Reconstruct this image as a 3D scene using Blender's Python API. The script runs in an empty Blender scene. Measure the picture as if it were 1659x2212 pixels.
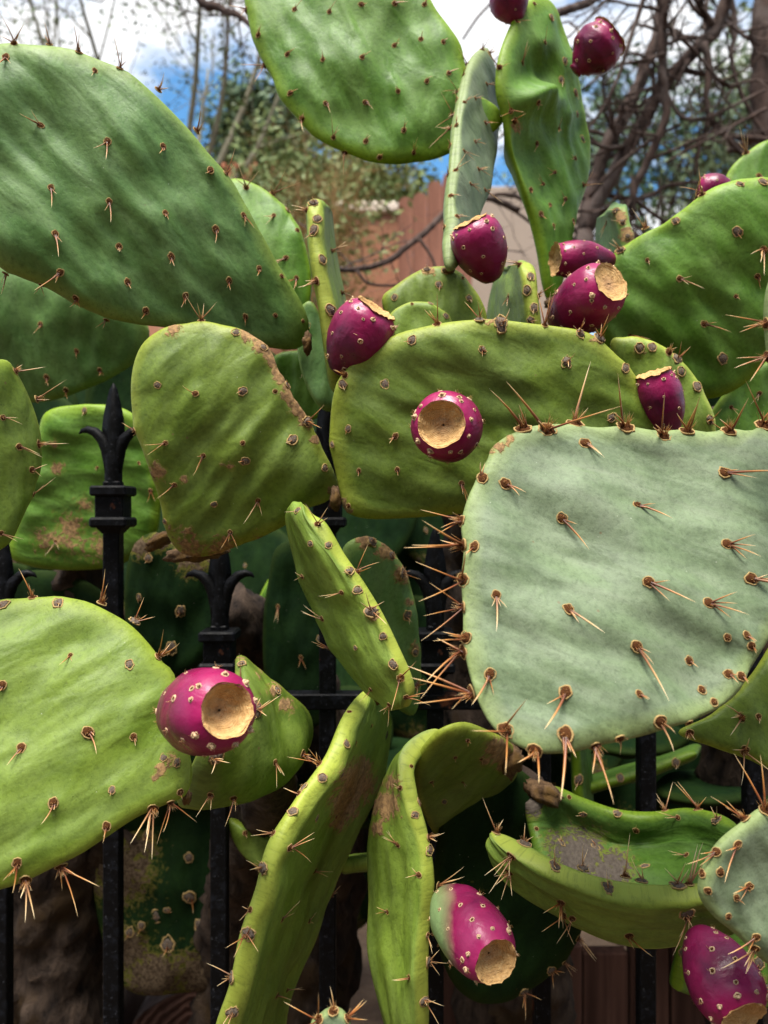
import bpy, math, random
import numpy as np
from mathutils import Vector, Matrix, noise as mnoise

random.seed(7); RNG = np.random.default_rng(7)
S = bpy.context.scene
COL = S.collection

# ------------------------------------------------------------------ camera
FPX, CX, CY, CAMZ = 1700.0, 829.5, 1106.0, 1.06      # focal length and centre in the 1659x2212 reading frame
cam_d = bpy.data.cameras.new('camera'); cam = bpy.data.objects.new('camera', cam_d); COL.objects.link(cam)
cam.location = (0, 0, CAMZ); cam.rotation_euler = (math.radians(90), 0, 0)
cam_d.sensor_fit = 'VERTICAL'; cam_d.sensor_height = 24.0; cam_d.lens = 24.0 * FPX / 2212.0
cam_d.clip_start = 0.02; cam_d.clip_end = 800
cam_d.dof.use_dof = True; cam_d.dof.focus_distance = 0.62; cam_d.dof.aperture_fstop = 4.2
S.camera = cam

# ------------------------------------------------------------------ sky and sun
SUN_EL, SUN_AZ = math.radians(72), math.radians(200)   # azimuth from +Y clockwise
w = bpy.data.worlds.new('World'); S.world = w; w.use_nodes = True
nt = w.node_tree; nt.nodes.clear()
def wn(t, **k):
    n = nt.nodes.new(t)
    for a, v in k.items(): setattr(n, a, v)
    return n
sky = wn('ShaderNodeTexSky', sky_type='NISHITA', sun_disc=False, sun_elevation=SUN_EL, sun_rotation=SUN_AZ,
         altitude=700, air_density=1.0, dust_density=0.6, ozone_density=2.5)
tc = wn('ShaderNodeTexCoord'); mp = wn('ShaderNodeMapping'); mp.inputs['Scale'].default_value = (1.0, 1.0, 2.2)
nz = wn('ShaderNodeTexNoise'); nz.inputs['Scale'].default_value = 3.4; nz.inputs['Detail'].default_value = 7; nz.inputs['Roughness'].default_value = 0.58
mp.inputs['Location'].default_value = (0.35, 0.2, 0.1)
rp = wn('ShaderNodeValToRGB'); rp.color_ramp.elements[0].position = 0.42; rp.color_ramp.elements[1].position = 0.54
sat = wn('ShaderNodeMix', data_type='RGBA', blend_type='MULTIPLY'); sat.inputs['Factor'].default_value = 1.0
sat.inputs['B'].default_value = (1.45, 2.35, 2.55, 1)
mx = wn('ShaderNodeMix', data_type='RGBA'); mx.inputs['B'].default_value = (13.0, 13.1, 13.3, 1)
bg = wn('ShaderNodeBackground'); bg.inputs['Strength'].default_value = 0.05
wo = wn('ShaderNodeOutputWorld')
L = nt.links.new
L(tc.outputs['Generated'], mp.inputs['Vector']); L(mp.outputs['Vector'], nz.inputs['Vector']); L(nz.outputs['Fac'], rp.inputs['Fac'])
L(sky.outputs['Color'], sat.inputs['A']); L(sat.outputs['Result'], mx.inputs['A']); L(rp.outputs['Color'], mx.inputs['Factor'])
L(mx.outputs['Result'], bg.inputs['Color']); L(bg.outputs['Background'], wo.inputs['Surface'])

sun_d = bpy.data.lights.new('sun', 'SUN'); sun = bpy.data.objects.new('sun', sun_d); COL.objects.link(sun)
sun_d.energy = 5.0; sun_d.angle = math.radians(30); sun_d.color = (1.0, 0.95, 0.87)
sdir = Vector((math.sin(SUN_AZ) * math.cos(SUN_EL), math.cos(SUN_AZ) * math.cos(SUN_EL), math.sin(SUN_EL)))
sun.rotation_euler = sdir.to_track_quat('Z', 'Y').to_euler(); sun.location = sdir * 20

S.view_settings.view_transform = 'Standard'; S.view_settings.look = 'None'
S.view_settings.exposure = 1.0; S.view_settings.gamma = 1.0
S.render.engine = 'CYCLES'; S.cycles.use_denoising = True
S.cycles.max_bounces = 6; S.cycles.diffuse_bounces = 3; S.cycles.caustics_reflective = False; S.cycles.caustics_refractive = False

# ------------------------------------------------------------------ small helpers
def P(x, y, d):
    return np.stack([(np.asarray(x, float) - CX) / FPX * d, np.asarray(d, float) + 0 * np.asarray(x, float), CAMZ - (np.asarray(y, float) - CY) / FPX * d], -1)
def proj(p):
    return np.stack([p[..., 0] / p[..., 1] * FPX + CX, CY - (p[..., 2] - CAMZ) / p[..., 1] * FPX], -1)
def tag(o, label=None, cat=None, group=None, kind=None):
    for k, v in (('label', label), ('category', cat), ('group', group), ('kind', kind)):
        if v: o[k] = v
    return o
def empty(name, loc=(0, 0, 0)):
    o = bpy.data.objects.new(name, None); o.location = loc; o.empty_display_size = 0.05; COL.objects.link(o); return o
def mesh_from(name, verts, faces, mats=(), smooth=True, fmat=None):
    me = bpy.data.meshes.new(name)
    me.from_pydata([tuple(v) for v in verts], [], [tuple(f) for f in faces]); me.update()
    for m in mats: me.materials.append(m)
    if smooth: me.polygons.foreach_set('use_smooth', np.ones(len(me.polygons), bool))
    if fmat is not None: me.polygons.foreach_set('material_index', np.asarray(fmat, np.int32))
    return me
def world_loc(o):
    v = Vector((0, 0, 0))
    while o is not None: v += o.location; o = o.parent
    return v
def put(name, me, parent=None, loc=(0, 0, 0)):
    """link mesh data (already relative to world point loc) under a parent whose chain has translations only"""
    o = bpy.data.objects.new(name, me); COL.objects.link(o); o.parent = parent
    o.location = Vector(loc) - (world_loc(parent) if parent else Vector((0, 0, 0)))
    return o
def put_mesh(name, verts, faces, mats, parent=None, smooth=True, fmat=None, origin=None):
    v = np.asarray(verts, float)
    c = v.mean(0) if origin is None else np.asarray(origin, float)
    return put(name, mesh_from(name, v - c, faces, mats if isinstance(mats, (list, tuple)) else [mats], smooth, fmat), parent, c)

class MB:
    """collects verts / faces of one mesh"""
    def __init__(s): s.v = []; s.f = []; s.m = []; s.t = []
    def add(s, v, f, m=0, t=None):
        b = len(s.v); v = [tuple(q) for q in v]; s.v += v; s.f += [tuple(i + b for i in q) for q in f]; s.m += [m] * len(f)
        s.t += list(t) if t is not None else [0.0] * len(v)
    def tube(s, pts, rad, n=8, m=0, caps=True, square=False, ts=None):
        pts = np.asarray(pts, float); k = len(pts); rad = np.broadcast_to(np.asarray(rad, float), (k,))
        tan = np.gradient(pts, axis=0); tan /= np.linalg.norm(tan, axis=1)[:, None] + 1e-12
        up = np.array([0, 0, 1.]) if abs(tan[0][2]) < .9 else np.array([0, 1., 0])
        a = np.cross(tan[0], up); a /= np.linalg.norm(a); v = []; t = []
        off = math.pi / 4 if square else 0
        for i in range(k):
            a = a - tan[i] * a.dot(tan[i]); a /= np.linalg.norm(a) + 1e-12; b = np.cross(tan[i], a)
            for j in range(n):
                th = 2 * math.pi * j / n + off
                v.append(pts[i] + (a * math.cos(th) + b * math.sin(th)) * rad[i]); t.append(ts[i] if ts is not None else i / (k - 1))
        f = [(i * n + j, i * n + (j + 1) % n, (i + 1) * n + (j + 1) % n, (i + 1) * n + j) for i in range(k - 1) for j in range(n)]
        if caps: f += [tuple(range(n - 1, -1, -1)), tuple((k - 1) * n + j for j in range(n))]
        s.add(v, f, m, t)
    def box(s, c, h, m=0, bev=0.0):
        cx, cy, cz = c; hx, hy, hz = h; b = bev
        # chamfered box: 24 verts
        V = []; idx = {}
        for ax in range(3):
            for sx in (-1, 1):
                for sy in (-1, 1):
                    for sz in (-1, 1):
                        q = [sx * (hx - b), sy * (hy - b), sz * (hz - b)]; q[ax] += (sx, sy, sz)[ax] * b
                        idx[(ax, sx, sy, sz)] = len(V); V.append((cx + q[0], cy + q[1], cz + q[2]))
        Fc = []
        for ax in range(3):
            o1, o2 = [i for i in range(3) if i != ax]
            for sg in (-1, 1):
                q = []
                for s1, s2 in ((-1, -1), (1, -1), (1, 1), (-1, 1)):
                    sgn = [0, 0, 0]; sgn[ax] = sg; sgn[o1] = s1; sgn[o2] = s2; q.append(idx[(ax, *sgn)])
                if (sg > 0) == (ax == 1): q = q[::-1]
                Fc.append(q)
        if b > 0:
            for ax in range(3):                       # 12 edges along ax
                o1, o2 = [i for i in range(3) if i != ax]
                for s1 in (-1, 1):
                    for s2 in (-1, 1):
                        def g(fa, sa):
                            sgn = [0, 0, 0]; sgn[ax] = sa; sgn[o1] = s1; sgn[o2] = s2; return idx[(fa, *sgn)]
                        Fc.append((g(o1, -1), g(o1, 1), g(o2, 1), g(o2, -1)))
            for sx in (-1, 1):
                for sy in (-1, 1):
                    for sz in (-1, 1): Fc.append((idx[(0, sx, sy, sz)], idx[(1, sx, sy, sz)], idx[(2, sx, sy, sz)]))
        s.add(V, Fc, m)
    def mesh(s, name, mats, smooth=True, tattr=False):
        me = mesh_from(name, s.v, s.f, mats, smooth, s.m)
        if tattr:
            a = me.attributes.new('t', 'FLOAT', 'POINT'); a.data.foreach_set('value', np.asarray(s.t, np.float32))
        return me
    def build(s, name, mats, parent=None, smooth=True, origin=None):
        return put_mesh(name, s.v, s.f, mats, parent, smooth, s.m, origin)

# ------------------------------------------------------------------ materials
class NT:
    def __init__(s, name):
        s.mat = bpy.data.materials.new(name); s.mat.use_nodes = True; s.t = s.mat.node_tree
        s.b = s.t.nodes['Principled BSDF']
    def n(s, t, **k):
        q = s.t.nodes.new(t)
        for a, v in k.items(): setattr(q, a, v)
        return q
    def l(s, a, b): s.t.links.new(a, b)
    def attr(s, name): return s.n('ShaderNodeAttribute', attribute_name=name)
    def mapping(s, vec, scale, rot=(0, 0, 0), loc=(0, 0, 0)):
        m = s.n('ShaderNodeMapping'); m.inputs['Scale'].default_value = scale; m.inputs['Rotation'].default_value = rot; m.inputs['Location'].default_value = loc
        s.l(vec, m.inputs['Vector']); return m.outputs['Vector']
    def noise(s, vec, scale, detail=3, rough=.55, dist=0.0):
        q = s.n('ShaderNodeTexNoise'); q.inputs['Scale'].default_value = scale; q.inputs['Detail'].default_value = detail
        q.inputs['Roughness'].default_value = rough; q.inputs['Distortion'].default_value = dist
        if vec is not None: s.l(vec, q.inputs['Vector'])
        return q.outputs['Fac']
    def ramp(s, fac, stops, interp='LINEAR'):
        r = s.n('ShaderNodeValToRGB'); cr = r.color_ramp; cr.interpolation = interp
        while len(cr.elements) < len(stops): cr.elements.new(.5)
        for e, (p, c) in zip(cr.elements, stops):
            e.position = p; e.color = (c, c, c, 1) if isinstance(c, (int, float)) else (*c, 1)
        s.l(fac, r.inputs['Fac']); return r.outputs['Color']
    def mix(s, fac, a, b, mode='MIX'):
        m = s.n('ShaderNodeMix', data_type='RGBA', blend_type=mode)
        for k, v in (('Factor', fac), ('A', a), ('B', b)):
            i = m.inputs[k]
            if isinstance(v, (int, float)): i.default_value = v if k == 'Factor' else (v, v, v, 1)
            elif isinstance(v, tuple): i.default_value = (*v, 1)
            else: s.l(v, i)
        return m.outputs['Result']
    def math(s, op, a, b=None):
        m = s.n('ShaderNodeMath', operation=op)
        for i, v in enumerate((a, b)):
            if v is None: continue
            if isinstance(v, (int, float)): m.inputs[i].default_value = v
            else: s.l(v, m.inputs[i])
        return m.outputs[0]
    def bump(s, h, strength, dist, prev=None):
        b = s.n('ShaderNodeBump'); b.inputs['Strength'].default_value = strength; b.inputs['Distance'].default_value = dist
        s.l(h, b.inputs['Height'])
        if prev is not None: s.l(prev, b.inputs['Normal'])
        return b.outputs['Normal']
    def out(s, color=None, rough=None, normal=None, spec=None):
        for k, v in (('Base Color', color), ('Roughness', rough), ('Normal', normal), ('Specular IOR Level', spec)):
            if v is None: continue
            i = s.b.inputs[k]
            if isinstance(v, (int, float)): i.default_value = v
            elif isinstance(v, tuple): i.default_value = (*v, 1)
            else: s.l(v, i)
        return s.mat

def pad_material(name, c1, c2, rim, rimamt=.8, bloom=(.4, .5, .4), bloomamt=.25, rough=.46, speck=.5, spec=.24, vv=1.3, scabc=((.33, .20, .085), (.13, .075, .036))):
    def vivid(cc):
        lum = .3 * cc[0] + .6 * cc[1] + .1 * cc[2]; return tuple(max(.004, (lum + (q - lum) * vv) * .62) for q in cc)
    c1, c2, rim, bloom = [vivid(cc) for cc in (c1, c2, rim, bloom)]
    k = NT(name); pv = k.attr('puv').outputs['Vector']
    big = k.noise(pv, 16, 4, .6, .6)
    col = k.mix(k.ramp(big, [(.32, 0.), (.68, 1.)]), c1, c2)
    mid = k.noise(k.mapping(pv, (1, .7, 1)), 48, 4, .62, .35)
    col = k.mix(k.ramp(mid, [(.28, .55), (.5, 0.)]), col, tuple(q * .55 for q in c1))
    col = k.mix(k.ramp(mid, [(.52, 0.), (.78, .55)]), col, tuple(min(1, q * 1.35) for q in c2))
    # waxy bloom in soft streaks
    st = k.noise(k.mapping(pv, (1, .32, 1)), 38, 4, .62, .8)
    col = k.mix(k.math('MULTIPLY', k.ramp(st, [(.42, 0.), (.72, 1.)]), bloomamt), col, bloom)
    # paler, yellower rim
    rimf = k.math('MULTIPLY', k.ramp(k.math('ADD', k.attr('rim').outputs['Fac'], k.math('MULTIPLY', k.math('SUBTRACT', big, .5), .12)), [(.86, 0.), (.985, 1.)]), rimamt)
    col = k.mix(rimf, col, rim)
    # small dark specks, rubbed spots, pale dust
    sp = k.noise(pv, 520, 2, .5); sp2 = k.noise(pv, 45, 2, .5)
    dark = k.math('MULTIPLY', k.ramp(sp, [(.66, 0.), (.72, 1.)]), k.ramp(sp2, [(.45, 0.), (.65, speck)]))
    col = k.mix(dark, col, tuple(q * .33 for q in c1))
    vo = k.n('ShaderNodeTexVoronoi'); vo.inputs['Scale'].default_value = 120; k.l(pv, vo.inputs['Vector'])
    col = k.mix(k.math('MULTIPLY', k.ramp(vo.outputs['Distance'], [(.03, 1.), (.05, 0.)]), k.ramp(k.noise(pv, 30, 2), [(.5, 0.), (.62, .5)])), col, (.62, .62, .52))
    vp = k.n('ShaderNodeTexVoronoi'); vp.inputs['Scale'].default_value = 46; vp.inputs['Randomness'].default_value = 1.0; k.l(k.mapping(pv, (1, 1, 1), (0, 0, 0), (3.1, 1.7, 0)), vp.inputs['Vector'])
    pk = k.math('MULTIPLY', k.ramp(vp.outputs['Distance'], [(.035, 1.), (.06, 0.)]), k.ramp(k.noise(pv, 14, 2), [(.5, 0.), (.58, .8)]))
    col = k.mix(pk, col, (.12, .075, .035))
    gr = k.noise(pv, 260, 5, .75)
    col = k.mix(k.ramp(gr, [(.3, .55), (.5, 0.)]), col, tuple(q * .5 for q in c1)); col = k.mix(k.ramp(gr, [(.52, 0.), (.75, .30)]), col, tuple(min(1, q * 1.5) for q in c2))
    # corky scabs
    sn = k.noise(pv, 140, 5, .65, .5)
    sm = k.ramp(k.math('ADD', k.attr('scab').outputs['Fac'], k.math('MULTIPLY', k.math('SUBTRACT', sn, .5), 1.7)), [(.46, 0.), (.56, 1.)])
    sc = k.mix(k.ramp(k.noise(pv, 260, 4, .7), [(.38, 0.), (.62, 1.)]), scabc[1], scabc[0])
    halo = k.ramp(k.math('ADD', k.attr('scab').outputs['Fac'], k.math('MULTIPLY', k.math('SUBTRACT', sn, .5), 1.3)), [(.28, 0.), (.5, .55)])
    col = k.mix(halo, col, (.22, .185, .035)); col = k.mix(sm, col, sc)
    # relief: soft lengthwise wrinkles, pores, cork
    wr = k.noise(k.mapping(pv, (1, .5, 1)), 44, 2, .45, .6)
    n1 = k.bump(mid, .16, .003, k.bump(wr, .5, .005))
    n2 = k.bump(gr, .45, .0009, n1)
    n3 = k.bump(k.math('MULTIPLY', sm, k.ramp(k.noise(pv, 240, 4, .7), [(.2, .5), (.8, 1.)])), .7, .0012, n2)
    rg = k.mix(sm, k.mix(k.ramp(st, [(.4, 0.), (.7, 1.)]), rough, rough + .14), .9)
    return k.out(col, rg, n3, spec)

M = {}
M['smooth'] = pad_material('green_pad_skin', (.125, .225, .085), (.180, .290, .115), (.33, .42, .14), .65, (.23, .32, .16), .5)
M['tall'] = pad_material('bright_green_pad_skin', (.115, .225, .055), (.180, .310, .088), (.31, .43, .09), .75, (.26, .37, .15), .5)
M['olive'] = pad_material('olive_pad_skin', (.115, .185, .024), (.185, .265, .042), (.36, .42, .06), .9, (.22, .30, .085), .5, vv=1.05)
M['pale'] = pad_material('pale_green_pad_skin', (.155, .225, .060), (.215, .285, .085), (.33, .40, .11), .7, (.245, .315, .13), .5, speck=.9)
M['wax'] = pad_material('blue_green_pad_skin', (.155, .210, .118), (.215, .280, .165), (.32, .40, .165), .8, (.28, .315, .235), .55, .5, vv=1.15)
M['lime'] = pad_material('yellow_green_pad_skin', (.170, .270, .034), (.250, .360, .056), (.46, .53, .085), .9, (.27, .375, .10), .45, vv=1.03)
M['old'] = pad_material('shade_darkened_old_pad_skin', spec=.08, c1=(.009, .024, .006), c2=(.017, .036, .010), rim=(.034, .05, .012), rimamt=.6, bloom=(.018, .03, .018), bloomamt=.3, rough=.75,
                        scabc=((.12, .085, .052), (.035, .022, .013)))  # old pad skin with the thicket's shade darkened into its colour

M['tallgrey'] = pad_material('dull_green_scarred_skin', (.075, .145, .036), (.115, .195, .056), (.22, .31, .06), .7, (.15, .22, .10), .45, scabc=((.105, .085, .066), (.065, .05, .04)))
k = NT('spine_horn'); t = k.attr('t').outputs['Fac']
M['amber'] = k.out(k.ramp(t, [(0, (.045, .011, .004)), (.28, (.19, .052, .012)), (.60, (.46, .20, .05)), (1, (.78, .58, .30))]), .42)
k = NT('pale_spine_horn'); t = k.attr('t').outputs['Fac']
M['straw'] = k.out(k.ramp(t, [(0, (.06, .022, .009)), (.25, (.26, .11, .045)), (.6, (.56, .35, .15)), (1, (.80, .65, .40))]), .45)
def felt(name, a, b, sc=900):
    k = NT(name); tcn = k.n('ShaderNodeTexCoord').outputs['Object']; nn = k.noise(tcn, sc, 3, .6)
    return k.out(k.mix(nn, a, b), .95, k.bump(nn, .8, .0006), .1)
M['felt'] = felt('brown_areole_felt', (.022, .008, .003), (.105, .040, .013))
M['cork'] = felt('grey_areole_cork', (.020, .014, .010), (.20, .155, .12), 700)
M['ring'] = felt('cream_areole_rim', (.24, .15, .06), (.40, .28, .12))
M['knob'] = felt('cream_fruit_areole', (.40, .26, .15), (.62, .45, .28))

k = NT('magenta_fruit_skin'); pv = k.attr('puv').outputs['Vector']; g = k.attr('green').outputs['Fac']; hh = k.attr('t').outputs['Fac']
f1 = k.noise(pv, 34, 4, .6, .5)
c = k.mix(k.ramp(f1, [(.38, 0.), (.62, 1.)]), (.075, .0015, .025), (.165, .0025, .042))
c = k.mix(k.math('MULTIPLY', k.ramp(hh, [(.62, 0.), (1., 1.)]), .65), c, (.31, .008, .085))
c = k.mix(k.math('MULTIPLY', k.ramp(k.noise(pv, 20, 3, .6), [(.5, 0.), (.75, 1.)]), .30), c, (.26, .05, .13))
c = k.mix(k.math('MULTIPLY', k.ramp(k.noise(pv, 420, 2, .5), [(.68, 0.), (.74, 1.)]), .6), c, (.07, .002, .02))
c = k.mix(k.ramp(k.math('ADD', g, k.math('MULTIPLY', k.math('SUBTRACT', f1, .5), .5)), [(.52, 0.), (.86, 1.)]), c, (.17, .25, .10))
M['fruit'] = k.out(c, k.ramp(k.noise(pv, 60, 3), [(.3, .25), (.7, .50)]), k.bump(k.noise(pv, 60, 3, .5, .5), .5, .003, k.bump(k.noise(pv, 260, 3, .6), .3, .0008)), .32)
k = NT('tan_fruit_scar'); tcn = k.n('ShaderNodeTexCoord').outputs['Object']; t = k.attr('t').outputs['Fac']
wv = k.math('SINE', k.math('ADD', k.math('MULTIPLY', t, 85.), k.math('MULTIPLY', k.noise(tcn, 160, 4, .6), 9.)))
nn = k.noise(tcn, 330, 4, .65)
c = k.mix(k.ramp(wv, [(.0, 0.), (1., .22)]), (.50, .295, .115), (.28, .14, .05)); c = k.mix(k.ramp(nn, [(.48, 0.), (.75, .7)]), c, (.64, .44, .21)); c = k.mix(k.ramp(k.noise(tcn, 120, 5, .7), [(.54, 0.), (.68, .5)]), c, (.22, .11, .045))
c = k.mix(k.ramp(t, [(.35, 0.), (.85, .5)]), c, (.36, .20, .12)); c = k.mix(k.ramp(t, [(.95, 0.), (.975, 1.)]), c, (.05, .025, .015))
M['cup'] = k.out(c, .85, k.bump(nn, .9, .0016, k.bump(wv, .35, .0009)), .2)

def bark(name, a, b, sc, stretch=.25, dist=.004, coord='Object', extra=None):
    k = NT(name); tcn = k.n('ShaderNodeTexCoord').outputs[coord]
    n1 = k.noise(k.mapping(tcn, (1, 1, stretch)), sc, 5, .65, .4); n2 = k.noise(tcn, sc * .25, 3, .6)
    c = k.mix(k.ramp(n1, [(.33, 0.), (.67, 1.)]), a, b)
    if extra: c = k.mix(k.ramp(n2, [(.50, 0.), (.62, 1.)]), c, extra)
    return k.out(c, .9, k.bump(n1, .8, dist), .2)
M['mesquite'] = bark('dark_mesquite_bark', (.016, .010, .008), (.085, .053, .042), 40, .2, .01, extra=(.10, .075, .065))
M['greybark'] = bark('grey_dead_bark', (.12, .09, .085), (.36, .30, .28), 45, .2, .006)
M['paloverde'] = bark('grey_green_bark', (.10, .09, .06), (.22, .20, .14), 30, .3, .006)
M['cactuswood'] = bark('scarred_cactus_wood', (.008, .005, .004), (.07, .047, .033), 42, .45, .008, extra=(.035, .020, .008))
M['joint'] = bark('woody_pad_joint', (.03, .016, .008), (.17, .10, .05), 150, .6, .004, extra=(.11, .06, .018))
M['plank'] = bark('terracotta_plank', (.17, .070, .045), (.31, .14, .095), 26, .06, .004)
M['bedwood'] = bark('weathered_bed_board', (.045, .020, .014), (.12, .058, .042), 60, .04, .004)
k = NT('log_end_rings'); tcn = k.n('ShaderNodeTexCoord').outputs['Object']
wv = k.n('ShaderNodeTexWave', wave_type='RINGS', rings_direction='Y'); wv.inputs['Scale'].default_value = 22; wv.inputs['Distortion'].default_value = 5; wv.inputs['Detail'].default_value = 3; wv.inputs['Detail Scale'].default_value = 1.2
k.l(tcn, wv.inputs['Vector']); n2 = k.noise(tcn, 25, 4)
c = k.mix(wv.outputs['Fac'], (.10, .045, .030), (.21, .105, .075)); c = k.mix(k.ramp(n2, [(.4, 0.), (.7, .7)]), c, (.07, .035, .026))
M['rings'] = k.out(c, .9, k.bump(wv.outputs['Fac'], .5, .003), .2)

def leafmat(name, a, b):
    k = NT(name); r = k.n('ShaderNodeTexCoord').outputs['Object']
    c = k.mix(k.ramp(k.noise(r, 2.2, 3), [(.35, 0.), (.65, 1.)]), a, b)
    k.b.inputs['Subsurface Weight'].default_value = 0
    return k.out(c, .6, None, .3)
M['leaf_grey'] = leafmat('grey_green_leaf', (.070, .105, .045), (.16, .20, .095))
M['leaf_dark'] = leafmat('dark_green_leaf', (.035, .075, .028), (.085, .14, .06))
M['leaf_mid'] = leafmat('mid_green_leaf', (.085, .125, .030), (.17, .21, .06))
M['leaf_dry'] = leafmat('dry_tan_stem', (.22, .11, .035), (.38, .21, .075))

k = NT('black_iron_paint'); tcn = k.n('ShaderNodeTexCoord').outputs['Object']
n1 = k.noise(tcn, 90, 5, .65); n2 = k.noise(tcn, 22, 4, .7)
c = k.mix(k.ramp(n1, [(.5, 0.), (.78, .5)]), (.0018, .0018, .0022), (.016, .018, .026))
c = k.mix(k.ramp(n2, [(.64, 0.), (.69, .8)]), c, (.11, .036, .016)); c = k.mix(k.ramp(k.noise(tcn, 260, 4, .7), [(.60, 0.), (.70, .6)]), c, (.05, .052, .062))
M['iron'] = k.out(c, k.ramp(n1, [(.3, .42), (.7, .7)]), k.bump(n1, .5, .0014), .10)

def stucco(name, a, b):
    k = NT(name); tcn = k.n('ShaderNodeTexCoord').outputs['Object']
    c = k.mix(k.noise(tcn, 2.5, 5, .6), a, b); n1 = k.noise(tcn, 60, 4, .6)
    return k.out(c, .92, k.bump(n1, .5, .006), .2)
M['adobe'] = stucco('adobe_plaster', (.33, .145, .085), (.44, .205, .13))
M['cream'] = stucco('cream_coping', (.62, .50, .40), (.72, .62, .52))
M['beige'] = stucco('beige_plaster', (.30, .23, .18), (.38, .30, .24))
M['rooftile'] = stucco('red_clay_tile', (.30, .095, .055), (.42, .16, .09))
M['glass'] = NT('dark_window_glass').out((.02, .025, .03), .08, None, .6)
k = NT('dry_soil'); tcn = k.n('ShaderNodeTexCoord').outputs['Object']
n1 = k.noise(tcn, 5, 6, .65); n2 = k.noise(tcn, 90, 4, .6)
M['soil'] = k.out(k.mix(k.ramp(n1, [(.35, 0.), (.65, 1.)]), (.06, .038, .025), (.14, .095, .062)), .95, k.bump(n2, .8, .01, k.bump(n1, .5, .04)), .15)
# ------------------------------------------------------------------ ground
gv = []; gf = []; NG = 60
xs = np.sign(np.linspace(-1, 1, NG + 1)) * np.abs(np.linspace(-1, 1, NG + 1)) ** 3 * 300
for j, yy in enumerate(xs + 2):
    for i, xx in enumerate(xs): gv.append((xx, yy, .012 * mnoise.noise(Vector((xx * 3, yy * 3, 0))) if abs(xx) < 15 else 0))
gf = [(j * (NG + 1) + i, j * (NG + 1) + i + 1, (j + 1) * (NG + 1) + i + 1, (j + 1) * (NG + 1) + i) for j in range(NG) for i in range(NG)]
tag(put_mesh('ground', gv, gf, M['soil'], origin=(0, 0, 0)), 'dry brown soil ground under the cactus and fence', None, None, 'structure')

# ------------------------------------------------------------------ areole (spine cluster) meshes, millimetre data, shared
def spine(mb, base, d, L, r, bend=0.12, m=2, n=5, down=(0, -1, 0)):
    d = np.asarray(d, float); d /= np.linalg.norm(d); base = np.asarray(base, float)
    tt = np.array([0, .22, .5, .78, 1.0]); side = RNG.normal(size=3) * .5 + np.asarray(down) * .6
    if L > 8 and RNG.random() < .12: L *= .45
    pts = base + np.outer(tt * L, d) + np.outer(tt ** 2 * L * bend, side)
    mb.tube(pts, np.array([1.0, .9, .68, .40, .05]) * r * .86, n, m, False, ts=tt)
def cone_dir(mx, az=None):
    a = RNG.uniform(0, 2 * math.pi) if az is None else az; th = math.radians(mx)
    return np.array([math.sin(th) * math.cos(a), math.sin(th) * math.sin(a), math.cos(th)])
def cushion(mb, rx, ry, h, m, rough=.0, n=12, rings=4):
    v = []; f = []
    for i in range(rings):
        ph = i / rings * math.pi / 2
        for j in range(n):
            a = 2 * math.pi * j / n; q = 1 + rough * RNG.normal()
            v.append((rx * math.cos(ph) * math.cos(a) * q, ry * math.cos(ph) * math.sin(a) * q, h * (math.sin(ph) * q - .15)))
    v.append((0, 0, h * (1 - .3 * rough)))
    f = [(i * n + j, i * n + (j + 1) % n, (i + 1) * n + (j + 1) % n, (i + 1) * n + j) for i in range(rings - 1) for j in range(n)]
    f += [((rings - 1) * n + j, (rings - 1) * n + (j + 1) % n, rings * n) for j in range(n)]
    mb.add(v, f, m)
def ring(mb, rx, ry, w, h, m, irr=.08, n=16, k=5):
    v = []
    for j in range(n):
        a = 2 * math.pi * j / n; q = 1 + irr * RNG.normal(); ww = w * (1 + irr * 2 * RNG.normal())
        for i in range(k):
            b = 2 * math.pi * i / k
            v.append(((rx * q + ww * math.cos(b)) * math.cos(a), (ry * q + ww * math.cos(b)) * math.sin(a), h * math.sin(b)))
    f = [(j * k + i, ((j + 1) % n) * k + i, ((j + 1) % n) * k + (i + 1) % k, j * k + (i + 1) % k) for j in range(n) for i in range(k)]
    mb.add(v, f, m)
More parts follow.
